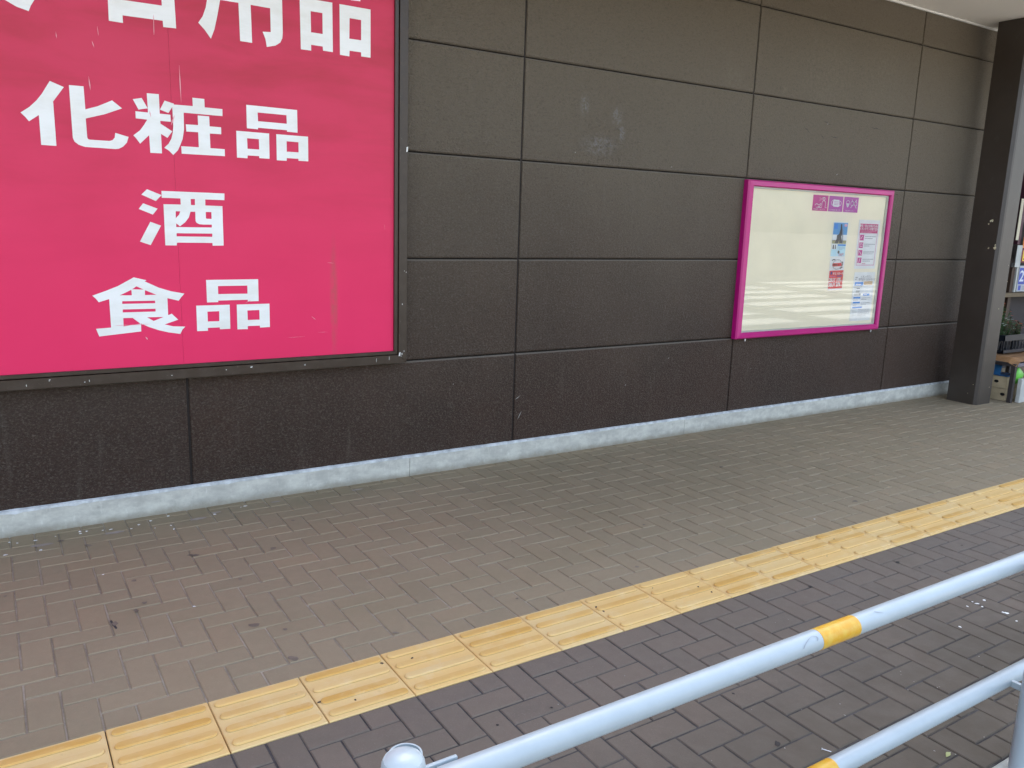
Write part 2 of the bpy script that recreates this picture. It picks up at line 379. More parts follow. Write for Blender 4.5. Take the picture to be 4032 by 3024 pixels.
GLYPHS = {'ka':[[[[0.1112,2.1024],[0.1653,2.0819],[0.1186,2.0161],[0.1186,1.8241],[0.0587,1.8243],[0.0586,1.9522],[0.0184,1.922],[0.004,1.9412],[-0.0113,1.9565],[0.0254,1.9845],[0.0538,2.0141],[0.0764,2.0443]]],[[[0.186,2.0931],[0.2447,2.0939],[0.2459,1.9942],[0.298,2.0131],[0.3592,2.0447],[0.3993,2.013],[0.3267,1.9809],[0.2449,1.9542],[0.2457,1.8713],[0.2485,1.8645],[0.2549,1.8619],[0.3374,1.8623],[0.351,1.8672],[0.3607,1.879],[0.3642,1.9007],[0.4202,1.8868],[0.4115,1.8603],[0.3945,1.8411],[0.3758,1.8302],[0.3622,1.8275],[0.2343,1.8283],[0.2089,1.8358],[0.1926,1.8486],[0.1868,1.8644]]]],'shou':[[[[0.4476,2.059],[0.4866,2.0684],[0.5105,2.024],[0.4701,2.0147]]],[[[0.5099,2.092],[0.5629,2.0931],[0.5628,2.0048],[0.6102,2.0039],[0.6108,1.9716],[0.5633,1.9718],[0.5637,1.9593],[0.6153,1.928],[0.592,1.896],[0.5636,1.912],[0.5639,1.8219],[0.5118,1.821],[0.5106,1.9018],[0.4688,1.86],[0.4536,1.882],[0.4414,1.8957],[0.4725,1.9218],[0.4907,1.9475],[0.5058,1.9724],[0.4561,1.9739],[0.4561,2.0058],[0.511,2.0051]]],[[[0.5873,2.0665],[0.6279,2.0565],[0.6284,2.0525],[0.7147,2.0538],[0.7142,2.0926],[0.7697,2.0922],[0.7697,2.0533],[0.8536,2.0529],[0.853,2.0198],[0.6711,2.0193],[0.6693,1.9403],[0.6612,1.8969],[0.6487,1.8666],[0.6365,1.8409],[0.6145,1.8179],[0.5947,1.8379],[0.5752,1.8489],[0.5962,1.8695],[0.6093,1.8929],[0.6172,1.9226],[0.6208,1.9519],[0.6206,2.0407],[0.6019,2.0113],[0.5643,2.0232]]],[[[0.7353,2.0124],[0.7892,2.0128],[0.7896,1.9658],[0.8441,1.9658],[0.8436,1.9329],[0.7892,1.9319],[0.7894,1.8624],[0.8582,1.8622],[0.8577,1.8284],[0.6536,1.8267],[0.6529,1.8617],[0.7347,1.8626],[0.7343,1.9332],[0.6794,1.9326],[0.6787,1.9658],[0.7357,1.9673]]]],'shina':[[[[0.9707,2.0851],[1.2298,2.0843],[1.2298,1.9711],[1.1745,1.9721],[1.174,1.9793],[1.0267,1.9789],[1.026,1.9713],[0.9703,1.9721]],[[1.0263,2.0532],[1.1734,2.0536],[1.1743,2.0113],[1.0272,2.0111]]],[[[0.9173,1.9557],[1.0817,1.9555],[1.0805,1.8302],[1.0284,1.8304],[1.0276,1.8401],[0.97,1.8399],[0.9689,1.8257],[0.9167,1.8259]],[[0.9698,1.9236],[1.0289,1.9234],[1.0292,1.8728],[0.9704,1.8724]]],[[[1.1184,1.9553],[1.2856,1.9557],[1.2849,1.8304],[1.2326,1.8303],[1.2321,1.8401],[1.1703,1.8397],[1.17,1.8259],[1.118,1.8256]],[[1.1712,1.9242],[1.2338,1.9236],[1.2335,1.8727],[1.1711,1.8721]]]],'sake':[[[[0.488,1.6509],[0.5523,1.6257],[0.5247,1.5968],[0.4618,1.6246]]],[[[0.4672,1.584],[0.5308,1.5608],[0.5086,1.5318],[0.4464,1.5567]]],[[[0.4949,1.4973],[0.5424,1.4801],[0.4912,1.3859],[0.4439,1.4023]]],[[[0.5526,1.6459],[0.8487,1.6464],[0.8475,1.6134],[0.7546,1.6133],[0.754,1.5839],[0.8363,1.5835],[0.8354,1.3874],[0.7813,1.3864],[0.7811,1.3999],[0.612,1.3996],[0.6109,1.3855],[0.5578,1.3856],[0.5589,1.583],[0.6382,1.5842],[0.638,1.6135],[0.5525,1.6133]],[[0.6855,1.6127],[0.7055,1.6135],[0.7049,1.5839],[0.686,1.5837]],[[0.7545,1.552],[0.7819,1.5525],[0.7815,1.519],[0.758,1.519],[0.7542,1.5228]],[[0.6132,1.5513],[0.6345,1.5515],[0.6285,1.5358],[0.6123,1.5177]],[[0.6127,1.4933],[0.6298,1.4792],[0.6547,1.4988],[0.673,1.5227],[0.6824,1.5513],[0.7046,1.5516],[0.7044,1.5068],[0.7088,1.4979],[0.7217,1.4915],[0.7414,1.4901],[0.7817,1.4907],[0.7808,1.4765],[0.6125,1.475]],[[0.6122,1.4452],[0.7818,1.4463],[0.7812,1.4303],[0.6119,1.4298]]]],'shoku':[[[[0.4067,1.2308],[0.4631,1.2162],[0.4547,1.2109],[0.518,1.1788],[0.5752,1.1599],[0.636,1.1474],[0.6192,1.1289],[0.607,1.1123],[0.5545,1.1268],[0.5542,1.0418],[0.5711,1.0485],[0.6008,1.0173],[0.5358,0.9961],[0.576,0.9847],[0.6321,0.9811],[0.6175,0.9658],[0.6074,0.9449],[0.5519,0.9553],[0.5075,0.9682],[0.4639,0.9858],[0.4275,1.0052],[0.4265,0.9658],[0.2395,0.9498],[0.2279,0.9872],[0.2934,0.9907],[0.2931,1.1282],[0.2474,1.1139],[0.2361,1.1308],[0.2216,1.146],[0.2808,1.1678],[0.3346,1.1899]],[[0.4166,1.1875],[0.4483,1.171],[0.3965,1.1733]],[[0.3931,1.171],[0.3938,1.1444],[0.3404,1.145]],[[0.4536,1.1681],[0.5051,1.1443],[0.4528,1.144]],[[0.3494,1.1164],[0.4971,1.1155],[0.4975,1.1031],[0.3487,1.1036]],[[0.3493,1.0766],[0.4973,1.0756],[0.497,1.062],[0.3485,1.0621]],[[0.4565,1.0347],[0.5331,1.0336],[0.4858,1.0154]],[[0.3495,1.0343],[0.391,1.034],[0.4253,1.0041],[0.3485,0.9942]]]],'shina2':[[[[0.7426,1.2143],[1.0045,1.2154],[1.0038,1.1006],[0.948,1.1005],[0.9472,1.1089],[0.7982,1.1084],[0.7983,1.1003],[0.7429,1.1005]],[[0.7994,1.1826],[0.9475,1.183],[0.9472,1.1409],[0.7994,1.1415]]],[[[0.6896,1.0853],[0.8547,1.0858],[0.8537,0.9603],[0.8015,0.96],[0.8009,0.9698],[0.742,0.9697],[0.742,0.9548],[0.6887,0.9552]],[[0.7426,1.0532],[0.8011,1.0538],[0.7997,1.0023],[0.7429,1.0025]]],[[[0.8904,1.0854],[1.06,1.0858],[1.0594,0.9609],[1.0071,0.96],[1.0057,0.9706],[0.9429,0.9707],[0.9434,0.9547],[0.8895,0.9556]],[[0.9438,1.053],[1.006,1.0536],[1.0058,1.0025],[0.9443,1.0027]]]],'frag':[[[[-0.0347,2.415],[-0.0451,2.4245],[0.0047,2.4918],[0.0866,2.4562],[0.076,2.4326],[0.06,2.406],[0.0511,2.3834],[0.007,2.3943]]]],'nichi':[[[[0.3705,2.7347],[0.6488,2.7363],[0.6546,2.3989],[0.5973,2.3969],[0.5964,2.4244],[0.4246,2.4224],[0.425,2.3895],[0.366,2.3906]],[[0.4224,2.555],[0.5947,2.5613],[0.5958,2.4905],[0.4258,2.4889]],[[0.4241,2.6798],[0.5931,2.6812],[0.5956,2.618],[0.4239,2.614]]]],'you':[[[[0.815,2.8131],[1.1581,2.8153],[1.164,2.6063],[1.1638,2.45],[1.161,2.4247],[1.1502,2.4025],[1.1254,2.3847],[1.0812,2.3726],[1.0757,2.409],[1.0623,2.4419],[1.1029,2.4456],[1.1028,2.5572],[1.007,2.5581],[1.0089,2.3819],[0.9507,2.383],[0.9481,2.5581],[0.8615,2.5574],[0.8565,2.5338],[0.8441,2.4767],[0.8297,2.4191],[0.8117,2.3745],[0.7848,2.4108],[0.7559,2.4393],[0.7772,2.4706],[0.7929,2.5122],[0.8004,2.5485]],[[0.8672,2.7655],[0.9509,2.7654],[0.9521,2.7148],[0.8661,2.7151]],[[1.003,2.7671],[1.0985,2.7685],[1.1,2.7129],[1.0056,2.7143]],[[0.8642,2.6643],[0.9505,2.6653],[0.9494,2.6079],[0.862,2.6054]],[[1.0056,2.6628],[1.1013,2.6629],[1.1019,2.6045],[1.0064,2.606]]]],'shina3':[[[[1.2831,2.8789],[1.5715,2.8832],[1.5809,2.6649],[1.5276,2.662],[1.5268,2.6895],[1.3526,2.6904],[1.3513,2.6653],[1.2973,2.6648]],[[1.3501,2.8221],[1.5231,2.8262],[1.5249,2.7528],[1.3512,2.7503]]],[[[1.2537,2.6329],[1.4263,2.6341],[1.4267,2.3923],[1.3738,2.3932],[1.3717,2.413],[1.3103,2.4134],[1.3098,2.3849],[1.2556,2.3846]],[[1.3103,2.5754],[1.3727,2.5757],[1.3726,2.4741],[1.3108,2.474]]],[[[1.4651,2.6338],[1.6379,2.6332],[1.6372,2.3911],[1.5835,2.3914],[1.5836,2.4116],[1.5188,2.4116],[1.5171,2.383],[1.4654,2.3843]],[[1.5201,2.5731],[1.5844,2.5731],[1.5839,2.4721],[1.5178,2.4714]]]]}
WHITE= [(-0.204, -0.086), (-0.172, -0.114), (-0.098, -0.116), (-0.084, -0.254), (-0.223, -0.243), (-0.013, -0.103), (0.091, -0.118), (0.12, -0.1), (0.091, -0.088), (0.189, -0.122), (0.224, -0.127), (0.312, -0.162), (0.352, -0.122), (0.411, -0.093), (0.414, -0.207), (0.489, -0.206), (0.492, -0.262), (0.501, -0.062), (0.715, -0.145), (0.823, -0.003), (0.861, -0.1), (0.885, -0.092), (0.128, -0.67), (0.403, -1.161), (3.542, -1.707), (3.299, -2.707), (3.299, -2.727), (3.29, -2.754), (3.317, -2.827), (3.323, -2.839), (3.362, -2.724), (3.235, -2.72), (3.022, -2.807), (3.286, -2.897)]
DARK= [(0.109, -0.293), (0.492, -0.628), (0.513, -0.639), (-0.233, -0.707), (0.232, -0.798), (0.199, -1.09), (0.239, -1.033), (0.114, -1.161), (0.559, -1.418), (0.567, -1.429), (0.662, -1.517), (0.621, -1.736), (1.017, -1.745), (1.05, -2.435), (2.246, -1.723), (2.639, -1.326), (1.581, -1.726), (4.017, -1.626), (3.909, -2.321), (2.794, -2.257), (3.401, -2.292)]
TD= [(0.881, -1.924), (0.99, -1.945), (0.958, -2.033), (0.716, -2.088), (0.612, -2.044), (0.668, -2.032), (1.824, -1.952), (2.357, -2.085), (1.828, -1.997), (2.156, -1.93), (2.343, -2.019), (3.383, -1.952), (3.44, -2.035), (3.157, -2.075), (3.099, -1.985)]
# ------------------------------------------------------------------ SETTING: ground, road, kerb
b = MB(); b.box(-300, 300, -300, 300, -0.60, -0.13)
tag(b.build('road', M['asphalt']), kind='structure')
kerb = thing('kerb', kind='structure')
x = -7.0
while x < 16:
    box('kerb_stone', x+0.003, x+0.597, -3.50, -3.3445, -0.28, 0.002, M['kerb'], kerb, 0.012, 2); x += 0.6
# zebra crossing on the sunlit road, seen again as pale bands in the notice board's acrylic sheet
zb = MB()
for (xa, xb) in ((8.0, 12.6), (13.6, 17.6), (18.8, 23.5)):
    for k in range(7):
        zb.quad([(xa+0.25*k, -6.2-1.2*k, -0.126), (xb+0.25*k, -6.2-1.2*k, -0.126), (xb+0.25*k, -5.55-1.2*k, -0.126), (xa+0.25*k, -5.55-1.2*k, -0.126)])
tag(zb.build('road_marking', M['roadpaint']), 'worn white zebra stripes painted across the road beyond the rail', 'road marking')

# ------------------------------------------------------------------ pavers
JX = 0.0027                                     # half joint
def paver_mesh(w, l, name='paver'):
    a, c = w/2-JX, l/2-JX; t = 0.0032
    vs = [(-a,-c,-.022),(a,-c,-.022),(a,c,-.022),(-a,c,-.022),(-a,-c,-t),(a,-c,-t),(a,c,-t),(-a,c,-t),
          (-a+t,-c+t,0),(a-t,-c+t,0),(a-t,c-t,0),(-a+t,c-t,0)]
    fs = [(0,1,5,4),(1,2,6,5),(2,3,7,6),(3,0,4,7),(4,5,9,8),(5,6,10,9),(6,7,11,10),(7,4,8,11),(8,9,10,11)]
    return vs, fs
camp = Vector((-0.1932, -4.3841, 1.5593)); camR = cam.matrix_world.to_3x3().transposed()
def in_view(x, y):
    c = camR @ (Vector((x, y, 0)) - camp)
    if c.z > -0.2: return False
    u, v = c.x/-c.z, c.y/-c.z
    return abs(u) < 0.66 and abs(v) < 0.50
def herring(name, label_mat, y0, rows, phase, x0, x1, ycut0=None, ycut1=None, sheet_mat=None, sheet=None):
    root = box(name, sheet[0], sheet[1], sheet[2], sheet[3], -0.08, -0.0042, sheet_mat)
    tag(root, kind='structure')
    items = []
    i0, i1 = int(x0/0.1), int(x1/0.1)
    for n in range(-1, rows+1):
        for i in range(i0, i1):
            k = (i-n-phase) % 4
            ytop = y0 - 0.1*n                    # row n spans ytop-0.1 .. ytop
            if k == 2: rc = (i*0.1, i*0.1+0.2, ytop-0.1, ytop)
            elif k == 1: rc = (i*0.1, i*0.1+0.1, ytop-0.2, ytop)
            else: continue
            lo = max(rc[2], sheet[2]+0.001); hi = min(rc[3], sheet[3]-0.001)
            if hi-lo < 0.02: continue
            items.append((rc[0], rc[1], lo, hi))
    items.sort(key=lambda r: (not in_view((r[0]+r[1])/2, (r[2]+r[3])/2), (Vector(((r[0]+r[1])/2, (r[2]+r[3])/2, 0))-camp).length))
    cache = {}; stuff = MB(); rng = random.Random(5)
    for idx, (xa, xb, ya, yb) in enumerate(items):
        w, l = round(xb-xa, 3), round(yb-ya, 3); cx, cy = (xa+xb)/2, (ya+yb)/2
        dz = rng.uniform(-0.0009, 0.0009); tx, ty = rng.gauss(0, 0.0035), rng.gauss(0, 0.0035); rz = rng.gauss(0, 0.003)
        jx, jy = rng.gauss(0, 0.0005), rng.gauss(0, 0.0005)
        if idx < 300:
            if (w, l) not in cache:
                vs, fs = paver_mesh(w, l); me = bpy.data.meshes.new('paver'); me.from_pydata(vs, [], fs); me.materials.append(label_mat); cache[(w, l)] = me
            o = link('paver', cache[(w, l)], root); o.location = (cx+jx, cy+jy, dz); o.rotation_euler = (tx, ty, rz)
        else:
            vs, fs = paver_mesh(w, l)
            R = Matrix.Rotation(rz, 3, 'Z') @ Matrix.Rotation(ty, 3, 'Y') @ Matrix.Rotation(tx, 3, 'X')
            stuff.add([tuple(R @ Vector(p) + Vector((cx+jx, cy+jy, dz))) for p in vs], fs)
    s = stuff.build('far_pavers', label_mat, root); s['kind'] = 'stuff'
    return root
YA = -0.063
walk = herring('walkway', M['paver'], YA+0.1, 19, 1, -3.4, 13.4, sheet_mat=M['sand'], sheet=(-3.4, 13.4, -1.8640, 0.0))
YB = -2.1610
walk2 = herring('kerbside_walkway', M['paver_grey'], YB, 12, -1, -3.4, 13.4, sheet_mat=M['sand_dark'], sheet=(-3.4, 13.4, -3.3440, -2.1610))
# entrance paving behind the column
b = MB(); b.box(7.8, 13.4, 0.002, 3.0, -0.08, -0.001); tag(b.build('entrance_floor', M['paver']), kind='structure')

# ------------------------------------------------------------------ tactile guiding strip
strip = box('tactile_strip', -3.3, 13.3, -2.1605, -1.8645, -0.08, -0.012, M['sand_dark']); tag(strip, kind='structure')
def tactile_mesh():
    b = MB(); t = 0.1483; e = 0.003; zt = 0.001
    b.add([(-t,-t,-.02),(t,-t,-.02),(t,t,-.02),(-t,t,-.02),(-t,-t,zt-e),(t,-t,zt-e),(t,t,zt-e),(-t,t,zt-e),(-t+e,-t+e,zt),(t-e,-t+e,zt),(t-e,t-e,zt),(-t+e,t-e,zt)],
          [(0,1,5,4),(1,2,6,5),(2,3,7,6),(3,0,4,7),(4,5,9,8),(5,6,10,9),(6,7,11,10),(7,4,8,11),(8,9,10,11)])
    for k in range(4):
        yc = -0.1125+0.075*k; L = 0.120; rings = []
        for (r, z) in ((0.0175, zt+0.0002), (0.0165, zt+0.0055), (0.0135, zt+0.0078)):
            ring = []
            for s_, c0 in ((1, L-0.0), (-1, -L+0.0)):
                for q in range(7):
                    a = -math.pi/2 + math.pi*q/6
                    ring.append((c0 + s_*r*math.cos(a), yc + s_*r*math.sin(a), z))
            rings.append(ring)
        n = len(rings[0]); vs = rings[0]+rings[1]+rings[2]
        fs = [(m*n+i, m*n+(i+1) % n, (m+1)*n+(i+1) % n, (m+1)*n+i) for m in range(2) for i in range(n)] + [tuple(2*n+i for i in range(n))]
        b.add(vs, fs)
    me = bpy.data.meshes.new('tactile_tile'); me.from_pydata(b.v, [], b.f); me.materials.append(M['tactile']); me.update()
    return me
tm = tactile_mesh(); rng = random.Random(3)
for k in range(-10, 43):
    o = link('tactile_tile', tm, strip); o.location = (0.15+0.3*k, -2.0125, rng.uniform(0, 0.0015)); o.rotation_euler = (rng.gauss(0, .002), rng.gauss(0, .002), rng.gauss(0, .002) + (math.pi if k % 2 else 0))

# ------------------------------------------------------------------ STORE WALL
wall = thing('store_wall', 'dark brown store wall of wide textured panels above a pale concrete plinth', 'wall', loc=(0, 0, 0))
box('backing', -5.4, 7.925, 0.020, 0.20, 0.0, 3.60, M['groove'], wall)
VX = [2.6525+2.0149*(k-1) for k in range(-2, 4)] + [7.93]          # vertical joints
HZ = [0.118] + [0.7174+0.6043*k for k in range(5)] + [3.47]        # horizontal joints
def panel(x0, x1, z0, z1):
    gx, gz, bx, bz = 0.0058, 0.0045, 0.003, 0.008
    X0, X1, Z0, Z1 = x0+gx, x1-gx, z0+gz, z1-gz
    d = 0.007
    vs = [(X0,.03,Z0),(X1,.03,Z0),(X1,.03,Z1),(X0,.03,Z1),
          (X0,bx,Z0),(X1,bx,Z0),(X1,bx,Z1),(X0,bx,Z1)]
    vs[4:8] = [(X0,d,Z0),(X1,d,Z0),(X1,d,Z1),(X0,d,Z1)]
    vs += [(X0+bx,0,Z0+bz),(X1-bx,0,Z0+bz),(X1-bx,0,Z1-bz),(X0+bx,0,Z1-bz)]
    fs = [(0,1,5,4),(1,2,6,5),(2,3,7,6),(3,0,4,7),(4,5,9,8),(5,6,10,9),(6,7,11,10),(7,4,8,11),(8,9,10,11)]
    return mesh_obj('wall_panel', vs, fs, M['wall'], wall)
for i in range(len(VX)-1):
    for j in range(len(HZ)-1):
        panel(VX[i], VX[i+1], HZ[j], HZ[j+1])
for x in VX[1:-1]:
    box('joint_sealant', x-0.0058, x+0.0058, 0.009, 0.0198, 0.12, 3.45, M['sealant'], wall)
# plinth in cast lengths, chamfered, with a ragged mortar lip
px_ = [-5.4, -3.1, -0.35+0.0, 1.9, 4.2, 6.45, 7.925]
for a, c in zip(px_[:-1], px_[1:]):
    o = box('plinth', a+0.0008, c-0.0008, -0.014, 0.018, -0.05, 0.1275, M['concrete'], wall, 0.004, 2)
b = MB(); rng = random.Random(8); n = 420; pv = []
for i in range(n+1):
    x = -5.4 + 13.32*i/n; h = 0.005+0.003*rng.random()+(0.006 if rng.random() < .05 else 0); pv.append((x, h))
vs = []
for x, h in pv: vs += [(x, -0.0155, 0.1275-h-0.004), (x, -0.0165, 0.1295), (x, -0.002, 0.1315+h*.3)]
fs = []
for i in range(n): 
    for k in range(2): fs.append((i*3+k, (i+1)*3+k, (i+1)*3+k+1, i*3+k+1))
b.add(vs, fs); b.build('mortar_lip', M['mortar_edge'], wall)
# unseen block above the canopy, added to keep the sun off the walkway
box('upper_shade_block', -14, 22, 0.0, 9.0, 3.62, 5.4, M['wall'], wall)
box('side_return', 7.927, 7.97, 0.03, 0.9, 0.0, 3.62, M['column'], wall)
box('rear_mass', -14, -5.41, 0.0, 9.0, 0.0, 3.60, M['wall'], wall)
# paint scuffs and small nicks on the panels
b = MB(); rng = random.Random(21)
for (x, z, L) in [(5.72, 2.01, .03), (5.54, 2.39, .02), (3.06, 2.0, .012), (3.6, .43, .02), (2.68, .42, .05), (2.70, .3, .07), (4.0, .60, .015), (4.9, .46, .01), (5.25, 1.6, .01), (2.2, .55, .01), (3.9, 1.96, .018)]:
    a = rng.uniform(0.3, 1.3); w = 0.0022
    dx, dz = math.cos(a)*L/2, math.sin(a)*L/2; nx, nz = -math.sin(a)*w, math.cos(a)*w
    b.quad([(x-dx, -.0015, z-dz), (x+nx, -.0015, z+nz), (x+dx, -.0015, z+dz), (x-nx, -.0015, z-nz)])
o = b.build('paint_nick', C('pale_nick', (0.42, 0.41, 0.38)), wall); o['kind'] = 'stuff'
b = MB()
for (x, z, L, a) in [(5.297, 2.327, .10, -.45), (5.539, 2.395, .10, -.12), (5.488, 2.291, .07, -.5), (5.642, 2.297, .10, 0), (6.168, 2.405, .14, -.1), (5.95, 2.38, .02, .5), (4.95, 2.60, .05, 1.2)]:
    p = []; nseg = 6
    for i in range(nseg+1):
        t = (i/nseg-.5)*L; p.append((x+t*math.cos(a), z+t*math.sin(a)+rng.uniform(-.006, .006)))
    vs = []
    for i, (u, w) in enumerate(p):
        th = 0.0022*(1-abs(i/nseg-.5)*1.7); vs += [(u, -.001, w-th), (u, -.001, w+th)]
    b.add(vs, [(2*i, 2*i+2, 2*i+3, 2*i+1) for i in range(nseg)])
o = b.build('surface_crack', C('crack_dark', (0.035, 0.03, 0.026)), wall); o['kind'] = 'stuff'

# ------------------------------------------------------------------ canopy
can = thing('canopy', 'off-white flat canopy soffit with slim pale edge trim over the walkway', 'canopy')
box('soffit', -14, 22, -1.30, -0.001, 3.41, 3.50, M['ceiling'], can)
box('edge_trim', -5.4, 7.93, -0.022, -0.004, 3.396, 3.409, M['white'], can)
box('fascia', -14, 22, -1.38, -1.302, 3.30, 3.62, M['column'], can)
box('roof_deck', -14, 22, -1.30, -0.002, 3.502, 3.60, M['column'], can)
box('soffit', 7.93, 22, 0.001, 3.0, 3.41, 3.50, M['ceiling'], can)

# ------------------------------------------------------------------ column
col = thing('column', 'square dark brown column with chipped paint at the end of the wall', 'column', loc=(7.63, -0.31, 0))
def colbox(name, x0, x1, y0, y1, z0, z1, ch, mat, par):
    pts = [(x0, y1), (x0, y0+ch), (x0+ch*0.6, y0+ch*0.12), (x0+ch*1.3, y0), (x1-0.012, y0), (x1, y0+0.012), (x1, y1)]
    vs = [(px-7.63, py+0.31, z) for z in (z0, z1) for px, py in pts]; n = len(pts)
    fs = [(i, (i+1) % n, n+(i+1) % n, n+i) for i in range(n)] + [tuple(range(n-1, -1, -1)), tuple(range(n, 2*n))]
    return mesh_obj(name, vs, fs, mat, par)
colbox('shaft', 7.51, 7.757, -0.450, -0.168, 0.0, 3.4085, 0.03, M['column'], col)
b = MB(); rng = random.Random(4)
def chipx(b, y, z, r):   # flakes on the face x = 7.51
    n = 9; pts = []
    for i in range(n):
        a = -2*math.pi*i/n; q = r*rng.uniform(.45, 1.1); pts.append((7.508-7.63, y+0.31+q*math.cos(a), z+q*math.sin(a)*1.1))
    b.add(pts, [tuple(range(n))])
for y, z, r in [(-.36, 1.691, .014), (-.345, 1.688, .011), (-.33, 1.664, .007), (-.359, 1.447, .008), (-.416, 1.455, .016), (-.415, 1.478, .009), (-.40, .19, .005), (-.36, .10, .004)]: chipx(b, y, z, r)
b.build('paint_chip', M['chip'], col)
b = MB()
for x, z, r in [(7.70, .16, .005), (7.66, .9, .006), (7.72, 1.3, .005), (7.74, 1.15, .006)]:
    n = 8; b.add([(x-7.63+r*rng.uniform(.5, 1)*math.cos(2*math.pi*i/n), -0.1417, z+r*rng.uniform(.5, 1)*math.sin(2*math.pi*i/n)) for i in range(n)], [tuple(range(n))])
b.build('paint_chip', M['chip'], col)

# ------------------------------------------------------------------ big crimson sign
sign = thing('store_sign', 'large crimson wall sign with white Japanese lettering in a weathered bronze frame', 'sign')
for a, c in ((-2.4, 0.6171), (0.6179, 1.7755)):
    box('sign_panel', a, c, -0.0400, -0.012, 0.790, 3.20, M['sign'], sign)
def frame_strip(name, pts, mat, par, y0, y1):      # mitred strip, outline in x,z
    vs = [(x, y0, z) for x, z in pts] + [(x, y1, z) for x, z in pts]
    return mesh_obj(name, vs, [(0,1,2,3),(4,7,6,5),(0,4,5,1),(1,5,6,2),(2,6,7,3),(3,7,4,0)], mat, par)
xo, zo = 1.851, 0.7195; xm, zm = 1.799, 0.7695; xi, zi = 1.776, 0.7905
def fr(name, a, bb, y0):
    (x1, z1), (x2, z2) = a, bb     # outer, inner
    xl, zt = -2.5, 3.25; dxo = x1-x2
    o1 = frame_strip(name, [(xl, z1), (x1, z1), (x2, z2), (xl+dxo, z2)], M['frame'], sign, y0, -0.003)
    o2 = frame_strip(name, [(x1, z1), (x1, zt), (x2, zt-dxo), (x2, z2)], M['frame'], sign, y0, -0.003)
    o3 = frame_strip(name, [(x1, zt), (xl, zt), (xl+dxo, zt-dxo), (x2, zt-dxo)], M['frame'], sign, y0, -0.003)
    o4 = frame_strip(name, [(xl, zt), (xl, z1), (xl+dxo, z2), (xl+dxo, zt-dxo)], M['frame'], sign, y0, -0.003)
    for o in (o1, o2, o3, o4): bev(o, 0.0015)
fr('frame', (xo, zo), (xm+0.0015, zm-0.0015), -0.062)
fr('inner_frame', (xm-0.0015, zm+0.0015), (xi, zi), -0.053)
for key in ('ka', 'shou', 'shina', 'sake', 'shoku', 'shina2', 'frag', 'nichi', 'you', 'shina3'):
    b = MB()
    for loops in GLYPHS[key]:
        vs, fs = flat_poly('c', loops, -0.0412, None, None); b.add(vs, fs)
    b.build('character', M['letter'], sign)
b = MB(); rng = random.Random(2)
for (x, z, L, a, w) in [(.556, 2.40, .09, -1.6, .0035), (.661, 2.15, .17, -1.56, .0035), (.27, 2.11, .06, -1.5, .003), (.318, 2.34, .04, -1.5, .003), (.295, 2.28, .03, -1.3, .003), (.15, 2.30, .03, -1.5, .002),
                        (1.40, 1.30, .04, -.1, .0012), (1.2, .90, .10, .03, .0008), (1.35, .92, .06, .0, .0008), (.42, 1.0, .10, .02, .0025), (.34, 1.0, .06, .02, .0025), (.52, 2.0, .03, -1.4, .003), (.95, 1.1, .04, .4, .0015),
                        (1.72, 1.5, .03, -1.5, .001), (.62, 1.98, .05, 1.2, .006), (1.30, 1.0, .03, -.7, .0025), (.45, .93, .02, -1, .004)]:
    nseg = 5; vs = []
    for i in range(nseg+1):
        t = (i/nseg-.5)*L; th = w*(1-abs(i/nseg-.5)*1.8)*rng.uniform(.4, 1)
        cx, cz = x+t*math.cos(a), z+t*math.sin(a); nx, nz = -math.sin(a)*th, math.cos(a)*th
        vs += [(cx-nx, -.0420, cz-nz), (cx+nx, -.0420, cz+nz)]
    b.add(vs, [(2*i, 2*i+2, 2*i+3, 2*i+1) for i in range(nseg)])
o = b.build('scratch', C('scratch_pink', (0.78, 0.36, 0.40)), sign); o['kind'] = 'stuff'
b = MB(); rng = random.Random(12)
for i in range(14):        # dried drips and chips on the bronze frame
    if i < 9: x, z = rng.uniform(-.1, 1.84), rng.uniform(.725, .762)
    else: x, z = rng.uniform(1.805, 1.846), rng.uniform(.75, 1.5)
    w, h = rng.uniform(.001, .003), rng.uniform(.002, .006)
    b.quad([(x-w, -.0632, z-h), (x+w, -.0632, z-h*.7), (x+w*.8, -.0632, z+h), (x-w, -.0632, z+h*.8)])
for x, z, w, h in [(1.66, .745, .0012, .012), (1.74, .752, .0014, .012), (1.806, .772, .006, .012), (1.846, 1.93, .006, .015), (.95, .755, .006, .004)]:
    b.quad([(x-w, -.0634, z-h), (x+w*.6, -.0634, z-h*.7), (x+w, -.0634, z+h), (x-w*.7, -.0634, z+h*.8)])
o = b.build('paint_fleck', C('fleck_white', (0.70, 0.70, 0.66)), sign); o['kind'] = 'stuff'

# ------------------------------------------------------------------ notice board
nb = thing('notice_board', 'magenta framed notice board with a clear acrylic front beside the column', 'notice board')
X0, X1, Z0, Z1 = 4.642, 6.462, 0.712, 1.914; I0, I1, J0, J1 = 4.703, 6.415, 0.760, 1.868; YF = -0.052
def mstrip(pts_o, pts_i):
    (a, bq), (c, d) = pts_o, pts_i       # two outer corners, two inner corners
    b = MB()
    rim = 0.008
    def P(p, y): return (p[0], y, p[1])
    def lerp(p, q, t): return (p[0]+(q[0]-p[0])*t, p[1]+(q[1]-p[1])*t)
    rows = [[P(a, -.002), P(bq, -.002)], [P(a, YF+.010), P(bq, YF+.010)], [P(lerp(a, c, .18), YF), P(lerp(bq, d, .18), YF)], [P(lerp(a, c, .85), YF-.002), P(lerp(bq, d, .85), YF-.002)], [P(c, YF+.006), P(d, YF+.006)], [P(c, -.030), P(d, -.030)]]
    vs = [p for r in rows for p in r]; fs = [(2*i, 2*i+1, 2*i+3, 2*i+2) for i in range(len(rows)-1)]
    b.add(vs, fs); return b.build('frame_rail', M['magenta'], nb)
